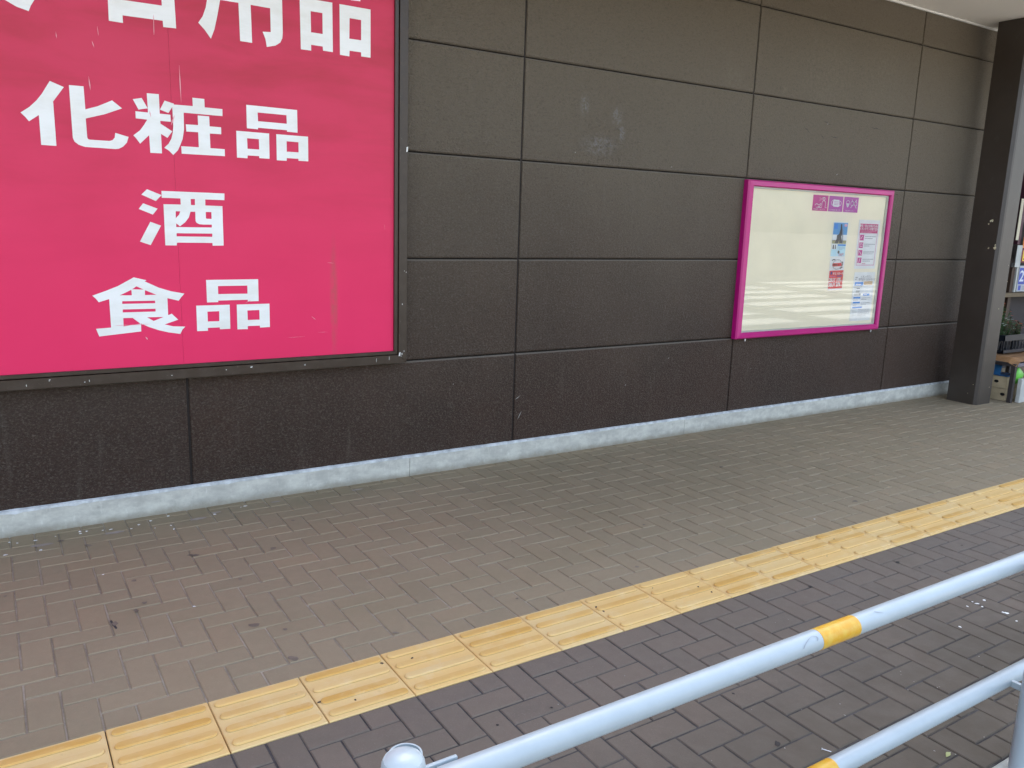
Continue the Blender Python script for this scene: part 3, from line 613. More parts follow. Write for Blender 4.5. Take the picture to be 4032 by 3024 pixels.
mstrip(((X0, Z0), (X1, Z0)), ((I0, J0), (I1, J0))); mstrip(((X1, Z0), (X1, Z1)), ((I1, J0), (I1, J1)))
mstrip(((X1, Z1), (X0, Z1)), ((I1, J1), (I0, J1))); mstrip(((X0, Z1), (X0, Z0)), ((I0, J1), (I0, J0)))
box('pinboard', I0-0.02, I1+0.02, -0.012, -0.004, J0-0.02, J1+0.02, M['board'], nb)
for (a, c, d, e) in ((I0, I1, J1-.012, J1), (I0, I1, J0, J0+.010)): box('lining', a, c, -.030, -.0125, d, e, M['boardedge'], nb)
for (a, c) in ((I0, I0+.010), (I1-.012, I1)): box('lining', a, c, -.030, -.0125, J0+.0102, J1-.0122, M['boardedge'], nb)
mesh_obj('acrylic_front', [(I0+.001, -.035, J0+.001), (I1-.001, -.035, J0+.001), (I1-.001, -.035, J1-.001), (I0+.001, -.035, J1-.001)], [(0, 1, 2, 3)], M['glass'], nb)
for x in (4.765, 6.375):
    b = MB(); b.tube((x, -.034, .7125), (x, -.034, .695), .0065, n=16); b.tube((x, -.034, .695), (x, -.034, .690), .0045, n=16); b.build('lock_bolt', M['metal'], nb)

YP = -.0130
def sheet(name, x0, x1, z0, z1, col, label, cat, group=None, tilt=0.0):
    r = thing(name, label, cat, group, loc=((x0+x1)/2, YP, (z0+z1)/2)); r.rotation_euler = (0, tilt, 0)
    p = box('sheet', -(x1-x0)/2, (x1-x0)/2, -0.0008, 0.0, -(z1-z0)/2, (z1-z0)/2, col, r)
    return r
class Print:
    def __init__(self, root, x0, x1, z0, z1): self.r = root; self.w = x1-x0; self.h = z1-z0; self.parts = {}
    def _q(self, m): return self.parts.setdefault(m, MB())
    def rect(self, u0, v0, u1, v1, col, lay=1):       # u right, v down, 0..1
        a, c = (u0-.5)*self.w, (u1-.5)*self.w; t, s = (.5-v0)*self.h, (.5-v1)*self.h; y = -.0008-.0005*lay
        self._q(col).quad([(a, y, s), (c, y, s), (c, y, t), (a, y, t)])
    def poly(self, pts, col, lay=2):
        vs, fs = flat_poly('p', [[((u-.5)*self.w, (.5-v)*self.h) for u, v in pts]], -.0008-.0005*lay, None, None); self._q(col).add(vs, fs)
    def line(self, pts, wd, col, lay=2):
        P = [Vector(((u-.5)*self.w, (.5-v)*self.h)) for u, v in pts]; y = -.0008-.0005*lay; vs = []
        for i, p in enumerate(P):
            d = (P[min(i+1, len(P)-1)]-P[max(i-1, 0)]).normalized(); n = Vector((-d.y, d.x))*wd/2
            vs += [(p.x-n.x, y, p.y-n.y), (p.x+n.x, y, p.y+n.y)]
        self._q(col).add(vs, [(2*i, 2*i+2, 2*i+3, 2*i+1) for i in range(len(P)-1)])
    def text(self, s, u, v, size, col, lay=3, align='LEFT', bold=0.0, sx=1.0):
        vs, fs = text_geo(s, size, (u-.5)*self.w, (.5-v)*self.h, -.0008-.0005*lay, align, bold, sx); self._q(col).add(vs, fs)
    def lines(self, u0, u1, v0, v1, n, col, th=.35, seed=1):
        rg = random.Random(seed)
        for i in range(n):
            v = v0+(v1-v0)*(i+.5)/n; h = (v1-v0)/n*th; u = u0; e = u1-(0 if i < n-1 else rg.uniform(.1, .5)*(u1-u0))
            while u < e:
                w_ = rg.uniform(.02, .05); self.rect(u, v-h/2, min(u+w_, e), v+h/2, col, 2); u += w_+.008
    def done(self):
        for m, b in self.parts.items():
            o = b.build('print', m, self.r)
            if len(b.f) > 1: o['kind'] = 'stuff'
WH = C('paper_white', (0.80, 0.81, 0.82), .5); MG = C('print_magenta', (0.58, 0.07, 0.30), .5); PU = C('print_purple', (0.50, 0.10, 0.42), .5)
INK = C('print_grey', (0.28, 0.28, 0.31), .6); BL = C('print_blue', (0.035, 0.25, 0.68), .5); TAN = C('print_tan', (0.62, 0.40, 0.22), .5)
SKY = C('print_sky', (0.16, 0.38, 0.68), .5); LB = C('print_pale_blue', (0.52, 0.76, 0.86), .5); RED = C('print_red', (0.70, 0.045, 0.055), .5)
DK = C('print_charcoal', (0.09, 0.085, 0.09), .6); NAVY = C('print_navy', (0.06, 0.05, 0.25), .5); ROSE = C('print_rose', (0.62, 0.12, 0.26), .5)
OLV = C('print_field', (0.40, 0.38, 0.20), .6); PNK = C('print_pink', (0.80, 0.45, 0.55), .5)
def arc(cx, cy, rx, ry, a0, a1, n=14): return [(cx+rx*math.cos(math.radians(a0+(a1-a0)*i/n)), cy+ry*math.sin(math.radians(a0+(a1-a0)*i/n))) for i in range(n+1)]
# three pictogram stickers
x0, x1, z0, z1 = 5.438, 5.628, 1.7138, 1.8377
r = sheet('pictogram_sticker', x0, x1, z0, z1, MG, 'magenta sticker showing a hand under a spray bottle, left of the mask sticker', 'sticker', 'hygiene stickers at the top of the notice board')
p = Print(r, x0, x1, z0, z1)
p.line([(.14, .66), (.22, .56), (.32, .58), (.40, .64), (.52, .52), (.56, .56), (.46, .72), (.36, .76), (.22, .78), (.60, .78), (.60, .50), (.62, .40), (.68, .34), (.78, .36), (.84, .46), (.82, .78), (.92, .78)], .0045, WH)
p.line([(.68, .34), (.66, .22), (.60, .26)], .0045, WH); p.line([(.60, .18), (.76, .14), (.78, .24), (.72, .34)], .006, WH)
for k in range(3): p.line([(.56, .22+.03*k), (.40, .16+.10*k)], .0025, PNK)
p.text('手指の消毒にご協力ください', .06, .93, .0115, WH); p.done()
x0, x1 = 5.640, 5.821
r = sheet('pictogram_sticker', x0, x1, z0, z1, PU, 'purple sticker showing a white face mask, middle of the three pictogram stickers', 'sticker', 'hygiene stickers at the top of the notice board')
p = Print(r, x0, x1, z0, z1)
p.poly([(.30, .22), (.72, .24), (.76, .62), (.68, .70), (.34, .68), (.26, .60)], WH)
p.line(arc(.30, .44, .13, .16, 100, 260), .004, WH); p.line(arc(.74, .46, .13, .16, -80, 80), .004, WH)
for k in range(3): p.line([(.36, .36+.09*k), (.68, .37+.09*k)], .003, PU, 3)
p.text('マスクの着用をお願いします', .06, .93, .0110, WH); p.done()
x0, x1 = 5.833, 6.026
r = sheet('pictogram_sticker', x0, x1, z0, z1, PU, 'purple sticker showing two crossed out faces, rightmost of the three pictogram stickers', 'sticker', 'hygiene stickers at the top of the notice board')
p = Print(r, x0, x1, z0, z1)
p.line(arc(.27, .40, .11, .17, 0, 360, 20), .004, WH); p.poly([(.18, .42), (.36, .42), (.36, .56), (.30, .68), (.24, .68), (.18, .56)], WH)
p.line(arc(.57, .42, .10, .15, 0, 360, 20), .004, WH); p.line(arc(.80, .42, .10, .15, 0, 360, 20), .004, WH)
p.line([(.52, .16), (.88, .72)], .005, WH); p.line([(.86, .16), (.48, .70)], .005, WH)
p.text('会話はお控えください', .14, .93, .0110, WH); p.done()
# blue leaflet
x0, x1, z0, z1 = 5.730, 5.922, 1.345, 1.632
r = sheet('leaflet', x0, x1, z0, z1, WH, 'blue leaflet with a dark figure before a cloudy sky, above the white and red leaflet', 'leaflet')
p = Print(r, x0, x1, z0, z1)
p.rect(.02, .02, .98, .36, SKY); p.rect(.02, .36, .98, .54, WH); p.rect(.02, .52, .98, .62, OLV)
p.poly([(.50, .06), (.58, .06), (.62, .20), (.64, .38), (.60, .40), (.66, .50), (.74, .61), (.52, .61), (.48, .52), (.42, .61), (.18, .61), (.30, .48), (.30, .38), (.44, .34), (.50, .20)], DK)
p.poly([(.64, .20), (.69, .22), (.72, .38), (.76, .60), (.70, .60), (.66, .40)], INK)
p.rect(.06, .05, .30, .20, C('print_mid_blue', (0.10, 0.30, 0.75), .5), 2); p.poly(arc(.84, .09, .11, .04, 0, 360, 14)[:-1], PNK)
p.rect(.02, .63, .40, .98, LB); p.rect(.02, .63, .36, .78, WH, 2); p.rect(.42, .63, .98, .98, LB); p.rect(.42, .635, .98, .68, BL, 2)
p.poly([(.10, .65), (.16, .65), (.18, .77), (.08, .77)], DK, 3); p.poly([(.24, .65), (.29, .65), (.31, .77), (.23, .77)], DK, 3)
p.poly(arc(.53, .86, .07, .05, 0, 360, 12)[:-1], DK); p.lines(.5, .94, .70, .80, 3, INK, .25, 4)
p.text('1000円', .52, .97, .030, C('print_crimson', (0.6, 0.1, 0.2), .5), 3, sx=.8); p.done()
# white and red leaflet
z0, z1 = 1.0680, 1.3430; x0, x1 = 5.737, 5.929
r = sheet('leaflet', x0, x1, z0, z1, WH, 'white leaflet with an oval logo over a red sale block, lowest in its column', 'leaflet', tilt=-.02)
p = Print(r, x0, x1, z0, z1)
o1 = arc(.50, .22, .33, .15, 0, 360, 28); p.line(o1, .0025, DK); p.line(arc(.50, .22, .30, .125, 0, 360, 28), .0015, DK)
p.poly([(.20, .18), (.78, .17), (.82, .24), (.78, .27), (.24, .28), (.18, .24)], RED); p.lines(.24, .76, .185, .265, 1, PNK, .6, 6)
p.line([(.12, .10), (.20, .07), (.34, .07)], .009, DK); p.line([(.80, .16), (.87, .15), (.88, .22), (.82, .28)], .010, DK); p.line([(.70, .35), (.88, .30)], .009, DK)
p.rect(.02, .40, .99, .95, RED, 1); p.rect(.10, .43, .22, .52, NAVY, 2)
p.text('まとめセール', .25, .525, .024, WH, bold=.0006); p.rect(.08, .56, .46, .59, ROSE, 2); p.rect(.56, .555, .90, .59, NAVY, 2)
p.text('2BUY 10%', .03, .735, .042, WH, bold=.0012, sx=.86); p.text('OFF', .86, .735, .014, WH)
p.text('3BUY 20%', .03, .880, .042, WH, bold=.0012, sx=.86); p.text('OFF', .86, .880, .014, WH); p.done()
# notice with magenta header
x0, x1, z0, z1 = 6.066, 6.358, 1.246, 1.659
r = sheet('notice_sheet', x0, x1, z0, z1, WH, 'white notice with a magenta header and four small square icons', 'notice')
p = Print(r, x0, x1, z0, z1)
p.rect(.07, .08, .93, .27, ROSE)
p.text('衛生・防止対策のための', .5, .145, .024, WH, align='CENTER', bold=.0004); p.text('イオンタウンの取り組み', .5, .205, .024, WH, align='CENTER', bold=.0004)
p.lines(.14, .86, .215, .265, 2, PNK, .3, 3)
for a in ((.07, .27, .085, .93), (.915, .27, .93, .93), (.07, .92, .93, .93)): p.rect(*a, MG)
for k in range(4):
    v = .305+.155*k; p.rect(.115, v, .30, v+.115, MG)
    p.line([[(.15, v+.09), (.2, v+.05), (.24, v+.02)], [(.16, v+.03), (.26, v+.03), (.26, v+.08), (.16, v+.08), (.16, v+.03)], [(.15, v+.02), (.27, v+.1)], [(.24, v+.01), (.19, v+.06), (.22, v+.06), (.17, v+.105)]][k], .004, WH, 2)
    p.lines(.35, .87, v+.015, v+.09, 2+(k % 3 == 2), INK, .35, 9+k)
p.lines(.34, .66, .885, .905, 1, ROSE, .6, 2); p.done()
# lower notice
x0, x1, z0, z1 = 6.082, 6.372, .7945, 1.2165
r = sheet('notice_sheet', x0, x1, z0, z1, WH, 'white notice with blue bars and a tan picture, lower right in the board', 'notice')
p = Print(r, x0, x1, z0, z1)
p.lines(.06, .17, .09, .16, 2, INK, .5, 8); p.text('イオンタウン', .30, .115, .026, INK); p.text('専門店からのお知らせ', .22, .17, .024, INK)
p.rect(.06, .20, .47, .275, BL); p.lines(.12, .42, .23, .265, 1, WH, .6, 4); p.rect(.51, .19, .92, .265, TAN)
p.lines(.56, .88, .205, .25, 2, C('print_tan2', (.75, .58, .38), .5), .5, 7)
p.rect(.06, .295, .44, .302, OLV); p.rect(.18, .32, .34, .345, INK); p.rect(.15, .37, .34, .42, C('print_lgrey', (.5, .5, .48), .5)); p.rect(.09, .435, .40, .475, C('print_lgrey', (.5, .5, .48), .5)); p.rect(.33, .435, .40, .475, INK, 2)
p.rect(.53, .44, .84, .485, BL); p.lines(.56, .80, .45, .475, 1, WH, .6, 5)
for v, e in ((.505, .41), (.605, .41), (.705, .54)): p.rect(.07, v, e, v+.034, BL)
for v in (.55, .65): p.lines(.07, .35, v, v+.04, 1, INK, .3, int(v*90)); p.lines(.46, .90, v-.035, v+.03, 2, INK, .25, int(v*70))
p.lines(.08, .30, .76, .90, 5, C('print_lgrey', (.5, .5, .48), .5), .25, 31); p.lines(.36, .92, .755, .90, 6, INK, .22, 32); p.done()

# ------------------------------------------------------------------ guard rail
gr = thing('guard_rail', 'white tubular guard rail with yellow bands standing on the kerb', 'guard rail', loc=(0, 0, 0))
RY = -3.306; RR = 0.0245
def pipe(name, x0, x1, y, z, r, mat, par, n=56):
    b = MB(); b.tube((x0, y, z), (x1, y, z), r, n=n); return b.build(name, mat, par, auto=True)
for (xa, xb, z) in ((.383, 4.2675, .6265), (.383, 4.2675, .2440), (4.2685, 8.15, .6265), (4.2685, 8.15, .2440)):
    pipe('rail', xa, xb, RY, z, RR, M['rail'], gr)
for xa in (1.362, 3.362, 5.362):
    pipe('reflective_band', xa, xa+.140, RY, .6265, RR+.0006, M['band'], gr)
    pipe('reflective_band', xa-.015, xa+.125, RY, .2440, RR+.0006, M['band'], gr)
for k, px in enumerate((.271, 2.284, 4.284, 6.284)):
    b = MB(); b.lathe((px, -3.40, 0), [(.0318, -.1), (.0318, .732)], 36)
    b.build('post', M['rail'], gr, auto=True)
    b = MB(); b.lathe((px, -3.40, .732), [(.0318, 0), (.0330, .001), (.0332, .026), (.0322, .034), (.0292, .0395), (.0286, .0393), (.0220, .0450), (.0120, .0485), (.0, .0495)], 48)
    b.build('post_cap', M['rail'], gr, auto=True)
    if k:
        for z in (.6265, .244): box('saddle_bracket', px+.020, px+.034, -3.375, RY-RR+.004, z-.012, z+.008, M['rail'], gr, .002, 2)
        continue
    b = MB(); sx = px+.033; rr = .0270
    b.lathe((sx-.004, -3.346, .60), [(rr, -.03), (rr, .136), (rr-.003, .136), (rr-.003, -.03), (rr, -.03)], 36)
    b.build('bracket_sleeve', M['rail'], gr, auto=True)
    for z in (.6265, .244):
        box('bracket_plate', px+.050, px+.158, RY+RR-.004, RY+RR+.004, z-.021, z+.021, M['rail'], gr, .002, 2)
        b = MB(); b.tube((px+.085, RY+RR+.006, z+.006), (px+.085, RY+RR+.015, z+.006), .010, n=6); b.build('bolt_head', M['metal'], gr)
# grey scuffs on the upper rail
b = MB()
def rp(x, a):  # point on the rail surface
    return (x, RY-(RR+.0012)*math.cos(a), .6265+(RR+.0012)*math.sin(a))
def rscuff(pts, w):
    vs = []
    for i, (x, a) in enumerate(pts):
        t = w*(1-.7*abs(i/(len(pts)-1)-.5)); vs += [rp(x-t, a), rp(x+t, a)]
    b.add(vs, [(2*i, 2*i+2, 2*i+3, 2*i+1) for i in range(len(pts)-1)])
rscuff([(1.290, .35), (1.297, .6), (1.307, .8), (1.320, 1.0), (1.333, 1.1)], .0022); rscuff([(1.333, 1.1), (1.343, .95), (1.345, .75), (1.340, .55)], .0016); rscuff([(1.570, 1.25), (1.580, 1.0), (1.595, .8)], .0026)
o = b.build('scuff_mark', C('scuff_grey', (0.26, 0.28, 0.31), .6), gr); o['kind'] = 'stuff'
# ------------------------------------------------------------------ small marks and litter on the paving
def discs(name, pts, mat, rmin, rmax, z, seed, label, cat, stretch=1.6):
    rg = random.Random(seed); b = MB()
    for (x, y) in pts:
        r = rg.uniform(rmin, rmax); n = 11; a0 = rg.uniform(0, 3.1); q = rg.uniform(1, stretch); ph = rg.uniform(0, 6.28)
        vs = []
        for i in range(n):
            t = 2*math.pi*i/n; k = r*rg.uniform(.6, 1.15); u, v = k*q*math.cos(t), k*math.sin(t)
            vs.append((x+u*math.cos(a0)-v*math.sin(a0), y+u*math.sin(a0)+v*math.cos(a0), z))
        b.add(vs + [(x, y, z+.0008)], [(i, (i+1) % n, n) for i in range(n)])
    o = b.build(name, mat); tag(o, label, cat, kind='stuff'); return o
discs('bird_droppings', WHITE, C('dropping_white', (0.84, 0.83, 0.78), .8), .0040, .0095, .0016, 3, 'white bird droppings spattered on the paving', 'droppings')
rg = random.Random(77)
gum = [p_ for p_ in DARK if p_[1] > -2.1] + [(rg.uniform(-.2, 7), rg.uniform(-1.8, -.1)) for _ in range(8)]
gum2 = [p_ for p_ in DARK if p_[1] < -2.1] + [(rg.uniform(0.8, 6), rg.uniform(-3.3, -2.2)) for _ in range(7)]
discs('gum_marks', gum, C('gum_dark', (0.19, 0.150, 0.112), .8, var=.3), .006, .0150, .0014, 5, 'dark flattened gum spots on the paving', 'gum marks', 1.9)
discs('gum_marks', gum2, C('gum_black', (0.035, 0.030, 0.027), .8, var=.3), .004, .0110, .0014, 8, 'black gum spots and grime on the kerbside paving', 'gum marks', 1.9)
def crumbs(name, pts, mat, rmin, rmax, z, seed, label, cat):
    rg = random.Random(seed); b = MB()
    for (x, y) in pts:
        r = rg.uniform(rmin, rmax); n = 6; a0 = rg.uniform(0, 3); q = rg.uniform(1, 2.4); h = r*.5
        vs = []
        for zz, s in ((z, 1), (z+h, .6)):
            for i in range(n):
                t = 2*math.pi*i/n; k = r*s*rg.uniform(.7, 1.1); u, v = k*q*math.cos(t), k*math.sin(t)
                vs.append((x+u*math.cos(a0)-v*math.sin(a0), y+u*math.sin(a0)+v*math.cos(a0), zz))
        b.add(vs, [(i, (i+1) % n, n+(i+1) % n, n+i) for i in range(n)]+[tuple(range(n, 2*n))])
    o = b.build(name, mat); tag(o, label, cat, kind='stuff'); return o
crumbs('leaf_litter', TD, C('litter_brown', (0.07, 0.05, 0.035), .8, var=.3), .003, .0065, .0015, 6, 'dark crumbs of leaf litter on the yellow tactile strip', 'litter')
grit = [(rg.uniform(1.2, 4.5), rg.uniform(-3.33, -2.4)) for _ in range(60)] + [(rg.uniform(1.3, 3.2), rg.uniform(-3.33, -2.95)) for _ in range(50)]
crumbs('grit', grit, C('grit_pale', (0.36, 0.33, 0.29), .8, var=.3), .0010, .0022, .0008, 9, 'pale grit scattered over the kerbside paving', 'grit')
b = MB(); b.tube((1.846, -3.037, .0055), (1.862, -3.058, .0030), .0012, n=8); b.tube((1.845, -3.036, .0055), (1.8458, -3.0368, .0054), .0035, n=10)
tag(b.build('nail', M['metal']), 'small pale nail lying on the grey paving near the lower rail', 'nail')
b = MB(); vs = []
for i in range(7):
    t = i/6; w = .007*math.sin(math.pi*min(max(t, .05), .95)); vs += [(2.150+.030*t, -3.252-w+.006*t, .003+.003*math.sin(3*t)), (2.150+.030*t, -3.252+w+.006*t, .003+.004*math.sin(3*t))]
b.add(vs, [(2*i, 2*i+2, 2*i+3, 2*i+1) for i in range(6)])
tag(b.build('leaf', C('leaf_green', (0.28, 0.30, 0.12), .6, var=.2)), 'tiny yellow-green leaf on the paving beside the kerb', 'leaf')
# worn pale mortar smears beside the plinth
b = MB(); rg = random.Random(31)
for (x, y, rx, ry) in [(.235, -.178, .055, .016), (-.075, -.190, .050, .016), (.625, -.172, .050, .016), (.73, -.12, .03, .01), (1.52, -.11, .04, .012), (1.05, -.10, .03, .01)]:
    n = 18; vs = [(x+rx*rg.uniform(.75, 1.05)*math.cos(2*math.pi*i/n), y+ry*rg.uniform(.7, 1.1)*math.sin(2*math.pi*i/n), .0013) for i in range(n)]
    b.add(vs+[(x, y, .0015)], [(i, (i+1) % n, n) for i in range(n)])
tag(b.build('mortar_smear', C('smear_tan', (0.33, 0.28, 0.235), .85, var=.15)), 'pale worn mortar smears along the foot of the wall', 'mortar smears', kind='stuff')

# ------------------------------------------------------------------ shop entrance display behind the column
sf = thing('shop_front', 'dark shop front with brown window frame beyond the column', 'shop front', loc=(0, 0, 0))
BR = C('maroon_mullion', (0.070, 0.022, 0.035), .5); DB = C('interior_dark', (0.035, 0.028, 0.028), .7)
box('back_panel', 7.972, 13.2, .60, .66, 0.0, 3.41, DB, sf)
box('mullion', 9.757, 9.822, .50, .58, 1.4740, 2.9, BR, sf)
box('mullion', 9.731, 9.796, .50, .58, .30, 1.2130, C('dark_timber', (.06, .035, .022), .6), sf)
box('window_ledge', 8.6, 13.2, .44, .58, .88, .925, C('timber_ledge', (.14, .10, .055), .6), sf)
box('pale_post', 9.806, 9.842, .485, .55, .93, 1.26, C('pale_post_paint', (.45, .46, .43), .5), sf)
def sign2(name, x0, x1, z0, z1, mat, label, y=.478, th=.006):
    r = thing(name, label, 'poster', loc=((x0+x1)/2, y, (z0+z1)/2)); box('sheet', -(x1-x0)/2, (x1-x0)/2, 0, th, -(z1-z0)/2, (z1-z0)/2, mat, r); return r
r = sign2('blank_sign', 9.730, 9.842, 1.2160, 1.464, C('signboard_white', (.42, .44, .42), .5), 'blank pale grey sign board at the edge of the shop window')
r = sign2('price_poster', 9.846, 10.27, .935, 1.232, C('poster_white', (.42, .44, .46), .5), 'blue and white price poster with a large pale digit above the plants'); w, h = .424, .297
p = Print(r, 9.846, 10.27, .935, 1.232)
p.rect(.02, .08, .98, .72, C('poster_blue', (.05, .08, .38), .5)); p.text('2', .05, .60, .175, C('poster_pale', (.60, .66, .74), .5), bold=.003, sx=1.15); p.text('98', .42, .60, .175, C('poster_pale', (.60, .66, .74), .5), bold=.003)
p.rect(.06, .76, .20, .95, C('poster_blue', (.05, .08, .38), .5)); p.lines(.26, .9, .78, .95, 2, INK, .4, 3); p.done()
r = sign2('price_poster', 9.838, 10.25, 1.270, 1.430, C('poster_maroon', (.16, .01, .02), .5), 'maroon price poster with a yellow rounded digit below the orange poster')
p = Print(r, 9.838, 10.25, 1.270, 1.430)
YL = C('poster_yellow', (.85, .60, .06), .5)
p.poly([(.07, .15), (.36, .12), (.38, .88), (.08, .9)], YL); p.text('2', .12, .80, .125, C('poster_maroon', (.16, .01, .02), .5), bold=.003); p.text('8', .46, .84, .135, YL, bold=.003); p.done()
r = sign2('sale_poster', 9.845, 10.24, 1.435, 1.560, C('poster_orange', (.85, .24, .03), .5), 'orange sale poster with pale brush strokes over the maroon price poster')
p = Print(r, 9.845, 10.24, 1.435, 1.560)
for u in (.10, .30, .52, .72): p.line([(u, .1), (u+.02, .5), (u+.09, .55), (u+.06, .92)], .022, C('poster_cream', (.85, .62, .30), .5))
p.done()
r = sign2('window_poster', 9.860, 10.22, 1.60, 1.72, C('poster_teal', (.05, .22, .20), .5), 'teal window poster high behind the column'); r = sign2('window_poster', 9.875, 10.2, 1.80, 1.90, C('poster_tan', (.55, .42, .30), .5), 'tan window poster above the teal poster')
r = sign2('window_banner', 9.690, 9.745, 1.52, 1.98, C('banner_cream', (.50, .46, .34), .5), 'narrow cream banner left of the maroon mullion behind the column', .49)

# display table with its stock
tb = thing('display_table', 'low timber display table with dark legs beside the column', 'table', loc=(7.945, -.52, 0))
TM = C('table_leg_dark', (.045, .036, .034), .6)
box('leg', 0.0, .038, -.02, .02, 0.0, .375, TM, tb, .003); box('leg', 1.1, 1.14, -.02, .02, 0.0, .375, TM, tb, .003)
box('leg', 0.0, .038, .56, .60, 0.0, .375, TM, tb, .003); box('leg', 1.1, 1.14, .56, .60, 0.0, .375, TM, tb, .003)
b = MB(); rg = random.Random(6); nx, ny = 16, 8; vs = []
for j in range(ny+1):
    for i in range(nx+1):
        u, v = i/nx, j/ny; z = .418+.006*math.sin(9*u+3*v)+rg.uniform(-.002, .003); zz = z
        if j == 0: zz -= .030
        if i == 0: zz -= .038
        vs.append((-.005+1.16*u, -.028+.64*v+(.004*math.sin(14*u) if j == 0 else 0), zz))
fs = [(j*(nx+1)+i, j*(nx+1)+i+1, (j+1)*(nx+1)+i+1, (j+1)*(nx+1)+i) for j in range(ny) for i in range(nx)]
b.add(vs, fs); b.build('table_cloth', C('brown_kraft_cover', (.30, .155, .065), .7, var=.25), tb)
box('table_rail', .04, 1.1, -.022, .018, .345, .378, C('grey_purple_rail', (.16, .14, .16), .5), tb, .003)
box('table_rail', 0, .036, .02, .56, .345, .372, TM, tb, .003)
CB = C('kraft_board', (.46, .36, .22), .75, var=.15); HOLE = C('hole_black', (.008, .007, .006), .9)
def crate(z, label, holy, grp):
    r = thing('cardboard_box', label, 'box', grp, loc=(8.13, -.315, z)); w, d, h = .29, .30, .113
    b = MB(); x0, x1, y0, y1 = -w/2, w/2, -d/2, d/2; t = .006
    b.box(x0, x0+t, y0, y1, .001, h); b.box(x1-t, x1, y0, y1, .001, h); b.box(x0+t, x1-t, y0, y0+t, .001, h); b.box(x0+t, x1-t, y1-t, y1, .001, h); b.box(x0+t, x1-t, y0+t, y1-t, .001, .006)
    b.build('carton', CB, r)
    n = 16; vs = [(x0-.0012, holy+.022*math.cos(-2*math.pi*i/n), .062+.015*math.sin(-2*math.pi*i/n)) for i in range(n)]
    hb = MB(); hb.add(vs, [tuple(range(n))]); hb.build('hand_hole', HOLE, r)
crate(0.002, 'kraft box on the ground under the table, lower of the stacked pair', -.125, 'kraft boxes stacked under the display table')
crate(0.119, 'kraft box under the table, upper of the stacked pair', -.052, 'kraft boxes stacked under the display table')
r = thing('white_box', 'white box with an oval hand hole right of the dark table leg', 'box', loc=(8.19, -.56, 0))
box('carton', -.165, .165, -.020, .018, .001, .232, C('white_carton', (.50, .50, .46), .6, var=.1), r, .003)
n = 16; hb = MB(); hb.add([(-.03+.017*math.cos(2*math.pi*i/n), -.0212, .085+.021*math.sin(2*math.pi*i/n)) for i in range(n)], [tuple(range(n))]); hb.build('hand_hole', HOLE, r)
b = MB(); rg = random.Random(9); nu, nv = 14, 7; vs = []
for j in range(nv+1):
    for i in range(nu):
        a = 2*math.pi*i/nu; t = j/nv; rr = .065*math.sin(math.pi*(.12+.83*t))*rg.uniform(.8, 1.2); vs.append((8.11+rr*math.cos(a)*1.3, -.49+.5*rr*math.sin(a), .17+.155*t))
fs = [(j*nu+i, j*nu+(i+1) % nu, (j+1)*nu+(i+1) % nu, (j+1)*nu+i) for j in range(nv) for i in range(nu)]
b.add(vs, fs); tag(b.build('green_bag', C('lime_plastic', (.12, .42, .05), .4, var=.2), smooth=True), 'crumpled lime green plastic bag above the white box', 'bag')
b = MB(); b.add([(7.99, -.39, .245), (7.99, -.25, .245), (8.02, -.385, .335), (8.02, -.25, .335)], [(0, 2, 3, 1)]); b.box(7.985, 8.2, -.46, -.2, .238, .243)
tag(b.build('blue_packet', C('packet_blue', (.03, .14, .32), .4)), 'flat blue packet lying on the upper kraft box', 'packet')
# black plant tray
tr = thing('plant_tray', 'black slotted plastic nursery tray on the display table', 'tray', loc=(8.12, -.30, .435))
BK = C('black_plastic', (.012, .016, .024), .28, .5)
b = MB(); L, D, H = .95, .42, .175
b.box(0, L, -.02, -.010, H-.055, H); b.box(0, L, -.02, -.010, 0, .03); b.box(0, .01, -.02, D, H-.055, H); b.box(0, .01, -.02, D, 0, .03); b.box(0, L, -.010, D, .004, .010); b.box(0, L, D, D+.01, 0, H)
for i in range(17): b.box(i*.0585, i*.0585+.008, -.019, -.011, .03, H-.055)
for i in range(8): b.box(.001, .009, i*.054, i*.054+.008, .03, H-.055)
b.build('tray_body', BK, tr)
box('tray_rim', -.012, L+.012, -.032, -.0205, H-.012, H+.004, BK, tr); box('tray_rim', -.022, -.0125, -.032, D, H-.012, H+.004, BK, tr)
LEAF = [C('leaf_dark', (.045, .095, .030), .5, var=.4), C('leaf_mid', (.085, .15, .045), .5, var=.4), C('leaf_brown', (.12, .070, .040), .6, var=.4)]
FLO = {'red': C('petal_red', (.70, .13, .05), .5), 'white': C('petal_white', (.82, .82, .78), .5)}
POT = C('pot_black', (.02, .02, .022), .5)
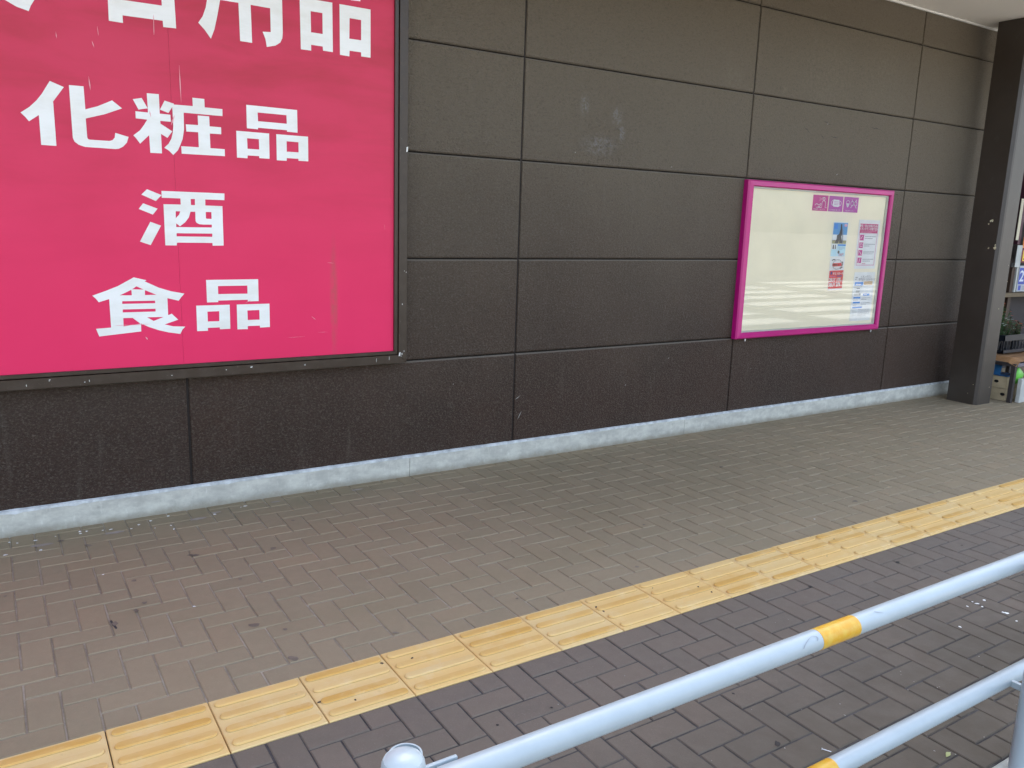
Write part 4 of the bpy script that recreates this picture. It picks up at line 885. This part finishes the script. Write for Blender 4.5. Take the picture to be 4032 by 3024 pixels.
def plant(x, y, z, hgt, spread, leafs, fl, nfl, label, seed):
    rg = random.Random(seed); r = thing('potted_plant', label, 'plant', 'potted plants on the display table', loc=(x, y, z))
    b = MB(); b.lathe((0, 0, 0), [(.036, .002), (.050, .085), (.054, .085), (.054, .095), (.048, .095), (.045, .080), (0, .080)], 14); b.build('pot', POT, r)
    b = MB(); st = MB(); fb = MB()
    for k in range(30):
        a = rg.uniform(0, 6.28); t = rg.uniform(.15, 1); top = Vector((spread*t*math.cos(a), spread*t*math.sin(a), .09+hgt*rg.uniform(.55, 1)*(1-.3*t)))
        st.tube((0.2*top.x, .2*top.y, .08), top, .0022, .001, n=5, caps=False)
        for q in range(9):
            c = Vector((0.2*top.x, .2*top.y, .08)).lerp(top, rg.uniform(.25, 1)); az = rg.uniform(0, 6.28); el = rg.uniform(-.3, .9); ln = rg.uniform(.018, .036)
            d = Vector((math.cos(az)*math.cos(el), math.sin(az)*math.cos(el), math.sin(el))); s = d.cross(Vector((0, 0, 1))).normalized()*ln*.32
            b.add([c, c+d*ln*.5+s, c+d*ln, c+d*ln*.5-s], [(0, 1, 2, 3)], rg.choice((0, 0, 1)))
        if k < nfl:
            for q in range(6):
                a2 = q*1.05; c = top+Vector((0, 0, .006)); w = .011
                fb.add([c, c+Vector((w*math.cos(a2), w*math.sin(a2), .003)), c+Vector((w*1.3*math.cos(a2+.5), w*1.3*math.sin(a2+.5), .005)), c+Vector((w*math.cos(a2+1), w*math.sin(a2+1), .003))], [(0, 1, 2, 3)])
    st.build('stem', LEAF[0], r); o = b.build('foliage', leafs, r)
    if nfl: fb.build('flower', FLO[fl], r)['kind'] = 'stuff'
P1 = 'potted plant '
plant(8.19, -.20, .447, .30, .10, [LEAF[0], LEAF[1]], 'white', 12, 'bushy green potted plant with white flowers beside the column', 1)
plant(8.34, -.22, .447, .27, .10, [LEAF[2], LEAF[0]], 'white', 3, 'brownish potted plant right of the white flowered one', 2)
plant(8.22, .00, .447, .34, .10, [LEAF[1], LEAF[2]], 'red', 10, 'potted plant with red flowers behind the white flowered one', 3)
plant(8.40, -.03, .447, .36, .11, [LEAF[0], LEAF[1]], 'white', 10, 'green potted plant with small white flowers in the back row', 4)
plant(8.52, -.22, .447, .24, .09, [LEAF[2], LEAF[1]], 'red', 8, 'low potted plant with red flowers at the front right of the tray', 5)
plant(8.62, -.02, .447, .38, .10, [LEAF[1], LEAF[0]], 'red', 12, 'tall potted plant with orange-red flowers at the back right of the tray', 6)

b = MB()
b.quad([(.100, -1.130, .0014), (.107, -1.129, .0014), (.113, -1.165, .0014), (.104, -1.170, .0014)]); b.quad([(.103, -1.170, .0014), (.113, -1.165, .0014), (.118, -1.205, .0014), (.112, -1.212, .0014)])
tag(b.build('rubber_scrape', C('rubber_black', (0.045, 0.043, 0.045), .7)), 'short black rubber scrape across a paver joint at the lower left', 'scuff mark', kind='stuff')
